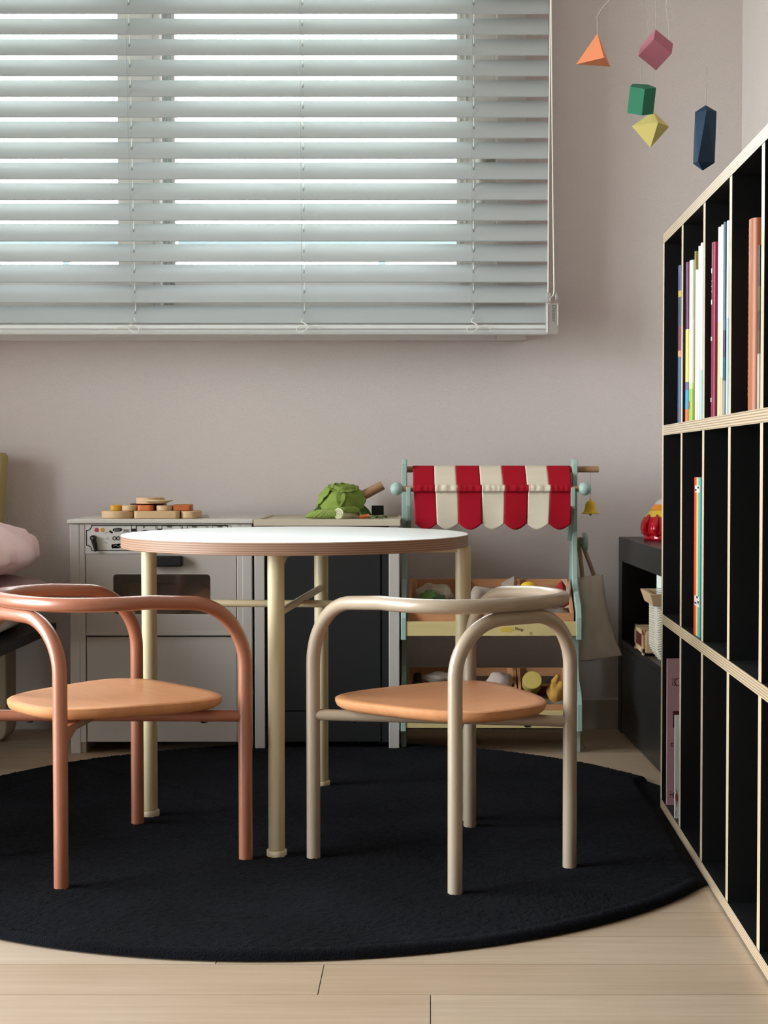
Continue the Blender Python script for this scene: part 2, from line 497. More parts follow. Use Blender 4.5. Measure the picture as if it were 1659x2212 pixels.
# right-hand sash
mx0 = at(350, 300, 3.56).x; mx1 = at(378, 300, 3.56).x
b = MB(); 
b.box(gx, sx1, 3.545, 3.60, sz0, sz1); b.box(mx0, mx1, 3.56, 3.60, sz0, sz1)
b.box(mx1, gx, 3.545, 3.60, sz0, sz0 + 0.088); b.box(mx1, gx, 3.545, 3.60, sz1 - 0.08, sz1)
sa = mesh_obj('sash', b, M_upvc, parent=win, smooth=0, bevel=0.0015)
b = MB()
for px_ in (993, 1005): 
    x = at(px_, 400, 3.545).x; b.box(x - 0.0015, x + 0.0015, 3.541, 3.546, sz0 + 0.03, sz1)
mesh_obj('glazing_bead', b, M_toptrim, parent=sa, smooth=0)
b = MB(); b.box(mx1 - 0.004, gx + 0.004, 3.575, 3.580, sz0 + 0.08, sz1 - 0.07); mesh_obj('pane', b, M_glass, parent=sa, smooth=0)
b = MB()
for q in (0.30, 0.68): b.box(mx0 + (mx1 - mx0) * q - 0.002, mx0 + (mx1 - mx0) * q + 0.002, 3.555, 3.561, sz0, sz1)
mesh_obj('track', b, M_upvc2, parent=sa, smooth=0)
# left-hand sash
lx0 = at(258, 300, 3.56).x; lx1 = at(347, 300, 3.56).x
b = MB(); b.box(lx0, lx1, 3.545, 3.60, sz0, sz1); b.box(sx0, sx0 + 0.07, 3.545, 3.60, sz0, sz1)
b.box(sx0 + 0.07, lx0, 3.545, 3.60, sz0, sz0 + 0.088); b.box(sx0 + 0.07, lx0, 3.545, 3.60, sz1 - 0.08, sz1)
sb = mesh_obj('sash', b, M_upvc, parent=win, smooth=0, bevel=0.0015)
b = MB(); x = at(331, 300, 3.545).x; b.box(x - 0.001, x + 0.001, 3.542, 3.546, sz0, sz1); mesh_obj('glazing_bead', b, M_upvc2, parent=sb, smooth=0)
b = MB(); b.box(sx0 + 0.066, lx0 + 0.004, 3.575, 3.580, sz0 + 0.08, sz1 - 0.07); mesh_obj('pane', b, M_glass, parent=sb, smooth=0)
# casement handle
hx0, hx1 = at(1027, 380, 3.53).x, at(1052, 380, 3.53).x
hz1, hz0 = at(1040, 302, 3.53).z, at(1040, 442, 3.53).z
b = MB(); b.box(hx0, hx1, 3.533, 3.545, (hz0 + hz1) / 2 + 0.01, hz1)
hb = mesh_obj('window_handle', b, M_toptrim, parent=win, smooth=35, bevel=0.003)
b = MB(); cx_ = (hx0 + hx1) / 2 - 0.003
b.lathe([(0.010, 3.515), (0.010, 3.535)], 20, (cx_, 0, hz1 - 0.02), 'y')
b.tube([(cx_, 3.517, hz1 - 0.015), (cx_, 3.513, hz1 - 0.05), (cx_, 3.513, hz0)], [0.010, 0.0095, 0.0085], 14)
mesh_obj('lever', b, M_toptrim, parent=hb)

# outside: pale apartment block and a balcony rail seen through the gaps
b = MB(); b.box(-30, 20, 4.9, 60, -3.2, -3.0)
struct('ground', b, mat('garden_ground', '#7c8a66', 0.9, 0.1, var=0.5, vscale=0.4), smooth=0)
M_bld = mat('pale_render', '#b8b0a8', 0.9, 0.1, var=0.4, vscale=0.7, col2='#8e8a88')
bl = thing('apartment_building', 'pale low apartment building seen through the gaps of the white blind', 'building', (-4, 22, -3))
b = MB(); b.box(-16, -4.6, 22, 28, -3, 3.3); b.box(-1.9, 6, 24, 30, -3, 3.8)
mesh_obj('wall', b, M_bld, parent=bl, smooth=0)
M_bg = mat('building_glass', '#4a5a66', 0.2, 0.5)
for x in np.arange(-15, -5.5, 1.9):
    b = MB(); b.box(x, x + 1.0, 21.98, 22.05, 1.4, 2.5); mesh_obj('window', b, M_bg, parent=bl, smooth=0)
for x in np.arange(-1.2, 5.5, 1.9):
    b = MB(); b.box(x, x + 1.0, 23.98, 24.05, 1.8, 2.9); mesh_obj('window', b, M_bg, parent=bl, smooth=0)
rl = thing('balcony_railing', 'blue-grey balcony rail outside the window, seen through the blind', 'railing', (-0.9, 4.8, -0.3))
b = MB(); b.box(-3.2, 1.8, 4.78, 4.83, at(0, 532, 4.8).z, at(0, 520, 4.8).z)
mesh_obj('top_rail', b, mat('blue_grey_rail', '#5d6c76', 0.4, 0.5), parent=rl, smooth=0)
for x in np.arange(-3.1, 1.8, 0.98):
    b = MB(); b.box(x, x + 0.02, 4.79, 4.82, -0.3, at(0, 532, 4.8).z); mesh_obj('post', b, MATS['blue_grey_rail'], parent=rl, smooth=0)
b = MB(); b.box(-3.3, 2.0, 3.78, 4.86, -0.42, -0.30); struct('trim_1', b, M_bld, smooth=0)

b = MB(); b.box(-3.3, 2.0, 3.78, 4.45, 2.34, 2.50); struct('sky_block_slab', b, M_bld, smooth=0)  # unseen overhang, added to keep steep sky light off the slats
# ------------------------------------------------------------------ venetian blind
bx0, bx1 = -1.98, at(1183, 400, 3.44).x
blind = thing('venetian_blind', 'white venetian blind with wide slats lowered over the window', 'blind', ((bx0 + bx1) / 2, 3.44, at(0, 722, 3.44).z))
A = math.radians(56); SW = 0.050; YI = 3.425
z_first = at(600, 699, YI).z
pitch = (at(600, 30.4, YI).z - at(600, 699, YI).z) / 15
# one slat, its lower inner edge on the local origin
sm = MB()
n = 8; prof_t = []; prof_b = []
for i in range(n + 1):
    s = i / n; d = s * SW; crown = 0.0022 * math.sin(PI * s)
    px_ = d * math.cos(A) - crown * math.sin(A); pz_ = d * math.sin(A) + crown * math.cos(A)
    tx, tz = -math.sin(A) * 0.0028, math.cos(A) * 0.0028
    prof_b.append((px_, pz_)); prof_t.append((px_ + tx, pz_ + tz))
outline = prof_b + prof_t[::-1]
sm.prism(outline, bx0, bx1, 'x')
proto = None; NS = 28
for i in range(NS):
    if proto is None:
        proto = mesh_obj('slat', MB().add(sm.v, sm.f, sm.m), M_slat, smooth=40)
        o = proto; o.parent = blind
        o.rotation_euler = (0, 0, 0)
    else:
        o = proto.copy(); C.objects.link(o)
    o.location = (0 - blind.location.x, YI - blind.location.y, z_first + pitch * i - blind.location.z)
blind_slat_y = YI + 0.5 * SW * math.cos(A)
# bottom rail
rz0, rz1 = at(600, 722, YI).z, at(600, 702, YI).z
b = MB()
b.prism([(3.412, rz1 - 0.0085), (3.412, rz1 - 0.002), (3.416, rz1), (3.452, rz1), (3.456, rz1 - 0.004), (3.456, rz0 + 0.002), (3.453, rz0), (3.424, rz0), (3.419, rz0 + 0.006), (3.419, rz1 - 0.0105), (3.4145, rz1 - 0.0105)], bx0, bx1, 'x')
mesh_obj('bottom_rail', b, mat('blind_rail_white', '#d9dad8', 0.4, 0.45), parent=blind, smooth=0)
b = MB(); b.box(bx0 - 0.005, bx1 + 0.005, 3.40, 3.47, z_first + pitch * NS + 0.01, z_first + pitch * NS + 0.06)
mesh_obj('head_rail', b, M_slat, parent=blind, smooth=0, bevel=0.002)
# ladders and lift cords
ztop = z_first + pitch * NS + 0.02
def curl(b, x, z, s=1.0):
    y_ = 3.405
    pts = [(x, YI - 0.006, z + 0.018), (x + 0.004, YI - 0.010, z + 0.010), (x - 0.008, y_, z + 0.002), (x - 0.010, y_, z - 0.002), (x + 0.003, y_, z + 0.0005),
           (x + 0.013, y_, z - 0.004), (x + 0.013, y_, z - 0.012), (x + 0.006, y_, z - 0.0155), (x - 0.004, y_, z - 0.011), (x - 0.012, y_, z - 0.004),
           (x - 0.022, y_, z - 0.001), (x - 0.033, y_, z - 0.002), (x - 0.037, y_, z - 0.008)]
    if s < 0: pts = [(2 * x - p[0], p[1], p[2]) for p in pts]
    pp = []
    for i in range(len(pts) - 1):
        p0 = Vector(pts[max(0, i - 1)]); p1 = Vector(pts[i]); p2 = Vector(pts[i + 1]); p3 = Vector(pts[min(len(pts) - 1, i + 2)])
        for k in range(5):
            t = k / 5
            pp.append(0.5 * ((2 * p1) + (p2 - p0) * t + (2 * p0 - 5 * p1 + 4 * p2 - p3) * t * t + (3 * p1 - p0 - 3 * p2 + p3) * t ** 3))
    pp.append(Vector(pts[-1]))
    b.tube(pp, 0.0009, 6)
for xb, xt, curl_s in ((at(290, 700, YI).x, at(274, 0, YI).x, 1), (at(656, 700, YI).x, at(651, 0, YI).x, -1), (at(1022, 700, YI).x, at(1023, 0, YI).x, -1),
                       (at(-75, 700, YI).x, at(-100, 0, YI).x, 1), (at(-440, 700, YI).x, at(-450, 0, YI).x, 1)):
    z_a, z_b = at(0, 700, YI).z, at(0, 0, YI).z
    def X(z): return xb + (xt - xb) * (z - z_a) / (z_b - z_a)
    b = MB()
    for dx in (-0.0035,):
        b.tube([(X(rz1) + dx, YI - 0.003, rz1), (X(ztop) + dx, YI - 0.003, ztop)], 0.0005, 5)
        b.tube([(X(rz1) + dx, YI + SW * math.cos(A) + 0.003, rz1), (X(ztop) + dx, YI + SW * math.cos(A) + 0.003, ztop)], 0.0005, 5)
    lc = mesh_obj('ladder_cord', b, M_cordsh, parent=blind)
    b = MB()
    b.tube([(X(rz1) + 0.001, blind_slat_y, rz1), (X(ztop) + 0.001, blind_slat_y, ztop)], 0.0011, 7)
    curl(b, xb, rz1 - 0.003, curl_s)
    mesh_obj('lift_cord', b, M_cord, parent=lc)
    # the routed slots through which the lift cord runs
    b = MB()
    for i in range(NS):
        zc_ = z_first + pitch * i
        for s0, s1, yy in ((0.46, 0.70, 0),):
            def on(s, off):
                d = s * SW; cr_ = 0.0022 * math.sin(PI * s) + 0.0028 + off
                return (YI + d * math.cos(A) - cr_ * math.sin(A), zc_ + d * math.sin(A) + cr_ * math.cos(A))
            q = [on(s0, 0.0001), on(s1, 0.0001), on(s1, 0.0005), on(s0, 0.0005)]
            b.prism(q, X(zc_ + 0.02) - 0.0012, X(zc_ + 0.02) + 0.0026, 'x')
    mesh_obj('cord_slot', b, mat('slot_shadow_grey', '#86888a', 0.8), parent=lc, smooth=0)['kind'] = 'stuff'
# operating cord loop with its clear tensioner
tz1, tz0 = at(1190, 632, 3.40).z, at(1190, 722, 3.40).z
tx0, tx1 = at(1178, 680, 3.40).x, at(1206, 680, 3.40).x
b = MB()
a1 = at(1189, 0, 3.40); a2 = at(1188.5, 0, 3.40)
b.tube([at(1188, -420, 3.43), at(1189, 0, 3.405), at(1185, 400, 3.40), at(1184, 640, 3.40), at(1187, 650, 3.40)], 0.0014, 8)
b.tube([at(1190, -420, 3.43), at(1190.5, 0, 3.402), at(1194, 400, 3.395), at(1197, 628, 3.395), at(1195, 638, 3.395), at(1190, 642, 3.395)], 0.0014, 8)
mesh_obj('pull_cord', b, M_cord, parent=blind)
b = MB(); zc_ = at(1190, 653, 3.40).z
def rb(x0, x1, y0, y1, z0, z1): b.box(x0, x1, y0, y1, z0, z1)
rb(tx0 + 0.001, tx0 + 0.011, 3.392, 3.412, zc_ - 0.002, tz1)          # wheel cheeks
rb(tx1 - 0.007, tx1 - 0.001, 3.392, 3.412, zc_ + 0.004, tz1 - 0.001)
rb(tx0, tx1, 3.396, 3.408, tz0, zc_ - 0.002)
te = mesh_obj('cord_tensioner', b, M_clear, parent=blind, bevel=0.0015)
b = MB(); b.box(tx0 + 0.002, tx0 + 0.005, 3.3945, 3.3955, tz0 + 0.003, zc_ - 0.004); b.box(tx1 - 0.0025, tx1 - 0.001, 3.3945, 3.3955, tz0 + 0.02, zc_ - 0.004)
b.box(tx0 + 0.001, tx0 + 0.008, 3.3945, 3.3955, zc_ - 0.005, zc_ - 0.003)
mesh_obj('moulded_rib', b, mat('clear_plastic_rib', '#ece6e2', 0.2, 0.6), parent=te, smooth=0)
text('printed_word', 'Dexter', 0.013, ((tx0 + tx1) / 2 + 0.004, 3.3945, (tz0 + zc_) / 2 + 0.010), (PI / 2, PI / 2, 0), mat('faded_grey_ink', '#5f5a58', 0.6), te)

# ------------------------------------------------------------------ rug
RC = Vector((-0.213, 2.603)); RR = 0.722
N = 360
verts = []; faces = []
gx_ = np.linspace(-1, 1, N)
prof_r = lambda d: d
# concentric grid mapped from a square grid to a disc
uu, vv = np.meshgrid(gx_, gx_)
a_ = np.where(np.abs(uu) > np.abs(vv), np.abs(uu), np.abs(vv))
l2 = np.sqrt(uu ** 2 + vv ** 2); l2[l2 == 0] = 1
k_ = a_ / l2
dx_ = uu * k_; dy_ = vv * k_
rr = np.sqrt(dx_ ** 2 + dy_ ** 2)
rng = np.random.default_rng(3)
edge = np.clip((1 - rr) * RR / 0.012, 0, 1)
base_z = 0.0025 + 0.0085 * np.sqrt(np.clip(1 - (1 - edge) ** 2, 0, 1))
# the bound hem stands a little proud of the pile
hem = np.exp(-(((1 - rr) * RR - 0.012) / 0.006) ** 2) * 0.0015 - np.exp(-(((1 - rr) * RR - 0.026) / 0.004) ** 2) * 0.0012
xw = RC.x + dx_ * RR; yw = RC.y + dy_ * RR
lump = np.zeros_like(xw)
for _ in range(26):
    fx_, fy_ = rng.normal(0, 14, 2); ph = rng.uniform(0, 6.28)
    lump += np.sin(xw * fx_ + yw * fy_ * 1.6 + ph)
fuzz = rng.normal(0, 0.00055, xw.shape)
zz = base_z + hem + (lump * 0.00016 + fuzz) * edge
shelf_press = np.clip((xw - 0.385) / 0.02, 0, 1) * (yw < 2.95)
zz = zz * (1 - shelf_press) + np.minimum(zz, 0.002) * shelf_press
verts = np.stack([xw - RC.x, yw - RC.y, zz], -1).reshape(-1, 3)
idx = np.arange(N * N).reshape(N, N)
q = np.stack([idx[:-1, :-1], idx[:-1, 1:], idx[1:, 1:], idx[1:, :-1]], -1).reshape(-1, 4)
me = bpy.data.meshes.new('round_rug')
me.from_pydata(verts.tolist(), [], q.tolist())
me.materials.append(M_rug); me.polygons.foreach_set('use_smooth', [True] * len(me.polygons)); me.update()
rug = bpy.data.objects.new('round_rug', me); C.objects.link(rug); rug.location = (RC.x, RC.y, 0.0003)
tag(rug, 'round black shaggy rug under the small table and chairs', 'rug')
RZ = 0.0105

# ------------------------------------------------------------------ armchairs of bent tube
def chair(name, label, tube_m, rear_mid, fwd, mirror=1):
    """fwd: unit vector from back to front; local +y = front, +x = the chair's right or left (mirror)"""
    ang = math.atan2(fwd[1], fwd[0]) - PI / 2
    t = thing(name, label, 'chair', (rear_mid[0], rear_mid[1], RZ), ang, local=True)
    r = 0.0106
    fw, rw, D = 0.1565, 0.1110, 0.288     # half front width, half rear width, depth
    za, zb = 0.3925, 0.4035                  # arm height at the front bend and at the back
    # hoop: front leg, arm, back, arm, front leg
    plan = []
    yb = -0.014
    for k in range(0, 25):                 # rounded back in plan
        th = PI * k / 24
        ex = 0.78
        cx_ = math.copysign(abs(math.cos(th)) ** ex, math.cos(th)); sy_ = abs(math.sin(th)) ** ex
        plan.append(Vector((-0.148 * cx_, 0.125 - (0.125 - yb) * sy_, zb)))
    left = [Vector((-fw, D, 0.0)), Vector((-fw, D, za + 0.001))]
    right = [Vector((fw, D, za + 0.001)), Vector((fw, D, 0.0))]
    core = fillet([left[0], left[1], Vector((-0.151, 0.13, zb - 0.001))], 0.096, 14, 0.62)[:-1] + plan + \
           fillet([Vector((0.151, 0.13, zb - 0.001)), right[0], right[1]], 0.096, 14, 0.62)[1:]
    b = MB(); b.tube(core, r, 20); mesh_obj('arm_hoop', b, tube_m, parent=t, smooth=50)
    # rear arch: rear leg, rail under the hoop, rear leg
    zr = zb - 2 * r + 0.0015
    pts = [(-rw, 0, 0), (-rw, 0, zr), (rw, 0, zr), (rw, 0, 0)]
    arch = fillet(pts, 0.080, 14)
    arch = [Vector((p.x, p.y - 0.010 * math.sin(PI * min(1, max(0, (p.x + rw) / (2 * rw)))), p.z)) if p.z > 0.3 else p for p in arch]
    b = MB(); b.tube(arch, r, 20); mesh_obj('rear_arch', b, tube_m, parent=t, smooth=50)
    # crossed rails under the seat
    zs = 0.2205
    b = MB(); b.tube([(mirror * fw, D, zs), (-mirror * rw, 0, zs)], 0.0088, 14); mesh_obj('seat_rail', b, tube_m, parent=t)
    b = MB(); p0 = Vector((-mirror * fw, D, zs - 0.012)); p1 = Vector((mirror * rw, 0, zs - 0.012))
    dd = (p1 - p0).normalized(); nn = Vector((-dd.y, dd.x, 0)) * 0.006
    def q(p, o, z): return (p + nn * o).to_tuple()[:2] + (z,)
    poly = [(0.0, zs - 0.030), (0.0, zs), (0.0, zs + 0.008)]
    L_ = (p1 - p0).length
    prof = [(0, zs - 0.004), (0, zs + 0.008), (L_, zs + 0.008), (L_, zs - 0.018), (L_ - 0.012, zs - 0.018), (L_ - 0.055, zs - 0.003)]
    vv_ = []; 
    for o_ in (-1, 1):
        for s_, z_ in prof:
            p = p0 + dd * s_ + nn * o_
            vv_.append((p.x, p.y, z_))
    n_ = len(prof)
    b.add(vv_, [tuple(range(n_)), tuple(range(2 * n_ - 1, n_ - 1, -1))] + [(i, (i + 1) % n_, n_ + (i + 1) % n_, n_ + i) for i in range(n_)])
    mesh_obj('seat_rail', b, tube_m, parent=t, smooth=0, bevel=0.001)
    # seat: rounded trapezoid, slightly dished, undercut edge
    def outl(s):
        o_ = []
        for k in range(72):
            th = 2 * PI * k / 72
            c_, s_ = math.cos(th), math.sin(th)
            ex = 0.60
            x_ = math.copysign(abs(c_) ** ex, c_); y_ = math.copysign(abs(s_) ** ex, s_)
            hw = 0.135 + 0.040 * y_
            bulge = 1.0
            o_.append((x_ * hw * s * bulge, 0.140 + y_ * 0.145 * s))
        return o_
    zt = 0.2510
    rings = [(0.0, zt - 0.0035), (0.35, zt - 0.003), (0.7, zt - 0.001), (0.90, zt), (0.985, zt + 0.0002), (1.0, zt - 0.0015), (1.0, zt - 0.006), (0.985, zt - 0.012), (0.945, zt - 0.0165), (0.88, zt - 0.019), (0.4, zt - 0.0195), (0.0, zt - 0.0195)]
    b = MB(); vv_ = []; ff = []
    for s, z in rings:
        vv_ += [(x, y, z) for x, y in outl(max(s, 0.001))]
    for i in range(len(rings) - 1):
        for k in range(72):
            ff.append((i * 72 + k, i * 72 + (k + 1) % 72, (i + 1) * 72 + (k + 1) % 72, (i + 1) * 72 + k))
    b.add(vv_, ff); mesh_obj('seat', b, M_seat, parent=t, smooth=45)
    # bolts under the rail
    for s in (0.16, 0.84):
        b = MB()
        p = Vector((mirror * fw, D, 0)).lerp(Vector((-mirror * rw, 0, 0)), s)
        b.lathe([(0.0045, zs - 0.0105), (0.0055, zs - 0.0095), (0.006, zs - 0.0080)], 14, (p.x, p.y, 0))
        mesh_obj('bolt', b, M_screw, parent=t)
    for k, (x_, y_) in enumerate(((-fw, D), (fw, D), (-rw, 0), (rw, 0))):
        b = MB(); b.lathe([(r * 0.9, -0.002), (r * 0.9, 0.0015)], 16, (x_, y_, 0))
        mesh_obj('foot_cap', b, M_black, parent=t)
    return t

# beige chair, right
A_, B_, C_, D_ = [on_z(px_, py_, RZ) for px_, py_ in ((677, 1852), (980, 1927), (1236, 1877), (1015, 1787))]
def frame_from(front, rear):
    fm = (front[0] + front[1]) / 2; rm = (rear[0] + rear[1]) / 2
    d = (front[0] - front[1]); nrm = Vector((-d.y, d.x, 0)).normalized()
    if nrm.dot(fm - rm) < 0: nrm = -nrm
    return fm, nrm
fm, nr = frame_from((A_, D_), (B_, C_))
ax = (fm - (B_ + C_) / 2); fw2 = (ax.normalized() + nr).normalized()
rmid = fm - fw2 * 0.288
chair('tube_armchair', 'beige tubular armchair with warm tan wooden seat, beside the round table', M_beige, (rmid.x, rmid.y), (fw2.x, fw2.y), -1)
# terracotta chair, left
A2, B2, D2 = [on_z(px_, py_, RZ) for px_, py_ in ((528, 1855), (132, 1916), (300, 1780))]
fm = (A2 + D2) / 2; d = A2 - D2; nr = Vector((-d.y, d.x, 0)).normalized()
if nr.dot(fm - B2) < 0: nr = -nr
rmid = fm - nr * 0.288
chair('tube_armchair', 'terracotta tubular armchair with sunlit wooden seat, in front of toy oven', M_terra, (rmid.x, rmid.y), (nr.x, nr.y), 1)

# ------------------------------------------------------------------ round table
feet = [on_z(px_, py_, RZ) for px_, py_ in ((598, 1848), (325, 1761), (695, 1697), (1000, 1772))]
tc_ = sum(feet, Vector()) / 4
TY = tc_.y
top_l, top_r = at(267, 1160, TY), at(1012, 1158, TY)
TR = (top_r.x - top_l.x) / 2 * 0.998; TX = (top_l.x + top_r.x) / 2
tz = H - (H - RZ) * 151.7 / 766 + 0.0
tbl = thing('round_table', 'round white-topped play table with plywood edge on cream legs', 'table', (TX, TY, RZ))
b = MB(); b.lathe([(TR - 0.001, tz - 0.0205), (TR, tz - 0.0195), (TR, tz - 0.0015), (TR - 0.0005, tz - 0.001)], 128, (TX, TY, 0))
mesh_obj('plywood_top', b, M_plytable, parent=tbl, smooth=30)
b = MB(); b.lathe([(TR - 0.0005, tz - 0.001), (TR - 0.0003, tz - 0.0002), (TR - 0.001, tz)], 128, (TX, TY, 0)); mesh_obj('laminate', b, M_lam, parent=tbl, smooth=30)
zt0 = tz - 0.0206
rl_ = 0.0127
for p in feet:
    d = Vector((p.x - TX, p.y - TY, 0)); p2 = Vector((p.x, p.y, 0))
    b = MB(); b.lathe([(rl_ * 0.8, RZ + 0.008), (rl_ * 0.8, RZ + 0.0105), (rl_ * 0.99, RZ + 0.0108), (rl_, RZ + 0.012), (rl_ * 1.03, zt0)], 24, (p.x, p.y, 0))
    lg = mesh_obj('leg', b, M_cream, parent=tbl)
    b = MB(); b.lathe([(0.0150, RZ - 0.001), (0.0156, RZ), (0.0156, RZ + 0.0085), (0.0150, RZ + 0.0095)], 24, (p.x, p.y, 0)); mesh_obj('foot', b, mat('cream_foot_plastic', '#e2d0b0', 0.4), parent=lg)
# crossed beams under the top, with angled ends, and two crossed stretchers
def beam(p, q, z0, z1, wd, cut):
    d = (q - p); L_ = d.length; d.normalize(); nn = Vector((-d.y, d.x, 0)) * wd / 2
    prof = [(0.0, z1), (L_, z1), (L_, z0 - cut), (L_ - 0.01, z0 - cut), (L_ - 0.055, z0), (0.055, z0), (0.01, z0 - cut), (0, z0 - cut)]
    v = []
    for o_ in (-1, 1):
        for s, z in prof:
            x = p + d * s + nn * o_; v.append((x.x, x.y, z))
    n_ = len(prof)
    return MB().add(v, [tuple(range(n_)), tuple(range(2 * n_ - 1, n_ - 1, -1))] + [(i, (i + 1) % n_, n_ + (i + 1) % n_, n_ + i) for i in range(n_)])
flat0 = [Vector((p.x, p.y, 0)) for p in feet]
b = beam(flat0[1], flat0[3], zt0 - 0.010, zt0, 0.018, 0.0); mesh_obj('beam', b, M_cream, parent=tbl, smooth=0, bevel=0.001)
b = beam(flat0[0], flat0[2], zt0 - 0.008, zt0, 0.018, 0.016); mesh_obj('beam', b, M_cream, parent=tbl, smooth=0, bevel=0.001)
zs_ = at(470, 1304, TY).z
b = MB(); b.tube([flat0[1] + Vector((0, 0, zs_)), flat0[3] + Vector((0, 0, zs_))], 0.0062, 14); mesh_obj('stretcher', b, M_cream, parent=tbl)
zf = at(605, 1328, feet[0].y).z
dd = (flat0[2] - flat0[0]).normalized()
b = MB(); b.tube([flat0[0] + Vector((0, 0, zf)), flat0[2] - dd * 0.008 + Vector((0, 0, zf))], 0.0064, 14); mesh_obj('stretcher', b, M_cream, parent=tbl)

# ------------------------------------------------------------------ toy kitchen: oven unit
OY = 3.25
def ox(px_, y=OY): return at(px_, 1400, y).x
def oz(py_, y=OY): return at(300, py_, y).z
ov = thing('toy_oven', 'greige wooden toy oven with printed control panel and black handle', 'toy oven', (ox(348), 3.36, 0))
ztop_ = oz(1122)
YBk = 3.535
b = MB(); b.box(ox(148), ox(548), OY - 0.004, YBk, oz(1131), ztop_); mesh_obj('counter', b, M_toptrim, parent=ov, smooth=0, bevel=0.002)
b = MB(); b.box(ox(152), ox(183), OY + 0.006, YBk, 0.0, oz(1132)); mesh_obj('side_panel', b, M_grey2, parent=ov, smooth=0, bevel=0.001)
b = MB(); b.box(ox(152), ox(173), OY, OY + 0.008, 0.0, oz(1132)); b.box(ox(171), ox(185), OY + 0.001, OY + 0.012, oz(1604), oz(1132)); mesh_obj('corner_post', b, M_grey2, parent=ov, smooth=0, bevel=0.0015)
b = MB(); b.box(ox(513), ox(545), OY + 0.006, YBk, 0.0105, oz(1132)); mesh_obj('side_panel', b, M_grey2, parent=ov, smooth=0, bevel=0.001)
b = MB(); b.box(ox(524), ox(545), OY, OY + 0.008, 0.0105, oz(1132)); b.box(ox(512), ox(526), OY + 0.001, OY + 0.012, oz(1604), oz(1132)); mesh_obj('corner_post', b, M_grey2, parent=ov, smooth=0, bevel=0.0015)
b = MB(); b.box(ox(180), ox(518), YBk - 0.008, YBk, oz(1604), oz(1132)); b.box(ox(180), ox(518), OY + 0.02, YBk, oz(1384), oz(1376)); mesh_obj('carcass', b, M_dark, parent=ov, smooth=0)
b = MB(); b.box(ox(185), ox(512), OY + 0.002, OY + 0.012, oz(1196), oz(1132)); pn = mesh_obj('control_panel', b, M_panelw, parent=ov, smooth=0)
PY = OY + 0.002
b = MB()
x0, x1, z0, z1 = ox(188), ox(503), oz(1189), oz(1135)
r = 0.011
def notch(cx_, cz_, a0, a1):
    return [(cx_ + r * math.cos(a0 + (a1 - a0) * k / 5), cz_ + r * math.sin(a0 + (a1 - a0) * k / 5)) for k in range(6)]
bd = notch(x0, z1, 0, -PI / 2)[::-1] + notch(x1, z1, PI, 1.5 * PI) + notch(x1, z0, PI / 2, PI)[::1] + notch(x0, z0, 0, PI / 2)
bd = [(x0 + r, z1)] + [(x1 - r, z1)] + notch(x1, z1, PI, 1.5 * PI) + notch(x1, z0, PI / 2, PI) + notch(x0, z0, 0, PI / 2) + notch(x0, z1, -PI / 2, 0)
strip_line(b, bd, 0.0018, PY, closed=True)
# dial fields
for a0, a1 in ((296, 338), (351, 392), (406, 447), (460, 500)):
    q = [(ox(a0), oz(1136)), (ox(a1), oz(1136)), (ox(a1), oz(1185)), (ox(a0), oz(1185))]
    strip_line(b, q, 0.0009, PY, closed=True)
for a0 in (285, 341, 395, 450):
    strip_line(b, [(ox(a0), oz(1136)), (ox(a0), oz(1188))], 0.0008, PY); strip_line(b, [(ox(a0 + 10), oz(1136)), (ox(a0 + 10), oz(1188))], 0.0008, PY)
    b.prism([(ox(a0), oz(1142)), (ox(a0 + 10), oz(1142)), (ox(a0 + 10), oz(1148)), (ox(a0), oz(1148))], PY - 0.0004, PY, 'y')
for a0 in (300, 371, 426, 480):
    b.prism(disc(ox(a0 + 16 if a0 == 300 else a0), oz(1158), 0.013, 24), PY - 0.010, PY, 'y')
# printed food: loaf, slice, pretzel, bread stack and tick marks
b.prism(disc(ox(255), oz(1144.5), 0.0100, 20, 1.05, 0.42, 0.05), PY - 0.0004, PY, 'y')
b.prism(disc(ox(241), oz(1149), 0.0046, 16, 1.0, 0.5, -0.5), PY - 0.0004, PY, 'y')
for cx_ in (248.5, 256.5):
    ring_ = disc(ox(cx_), oz(1163), 0.0034, 14)
    strip_line(b, ring_, 0.0017, PY, closed=True)
b.prism(disc(ox(253), oz(1180), 0.0115, 22, 1.0, 0.38), PY - 0.0004, PY, 'y'); b.prism([(ox(242), oz(1176)), (ox(262), oz(1174)), (ox(266), oz(1181)), (ox(243), oz(1185))], PY - 0.0004, PY, 'y')
for p0, p1 in (((228, 1152), (232.5, 1150)), ((231.5, 1163), (236, 1162.5)), ((228, 1171), (232.5, 1174))):
    strip_line(b, [(ox(p0[0]), oz(p0[1])), (ox(p1[0]), oz(p1[1]))], 0.0007, PY)
mesh_obj('printed_lines', b, M_ink, parent=pn, smooth=0)
b = MB()
for k in range(4): strip_line(b, [(ox(250 + 3 * k), oz(1142)), (ox(249 + 3 * k), oz(1147))], 0.0005, PY - 0.0004)
strip_line(b, [(ox(246), oz(1180)), (ox(252), oz(1177)), (ox(256), oz(1181)), (ox(262), oz(1178))], 0.0007, PY - 0.0004)
mesh_obj('printed_highlights', b, M_panelw, parent=pn, smooth=0)
b = MB(); b.prism(disc(ox(210), oz(1145), 0.0046), PY - 0.0005, PY, 'y'); mesh_obj('red_light', b, flat('#b03a48'), parent=pn, smooth=0)
b = MB(); b.prism(disc(ox(223), oz(1145), 0.0046), PY - 0.0005, PY, 'y'); mesh_obj('orange_light', b, flat('#cf8b2b'), parent=pn, smooth=0)
b = MB(); b.tube([(ox(203), PY - 0.006, oz(1162)), (ox(207), PY - 0.006, oz(1176)), (ox(210.5), PY - 0.006, oz(1191))], [0.0055, 0.0050, 0.0036], 12)
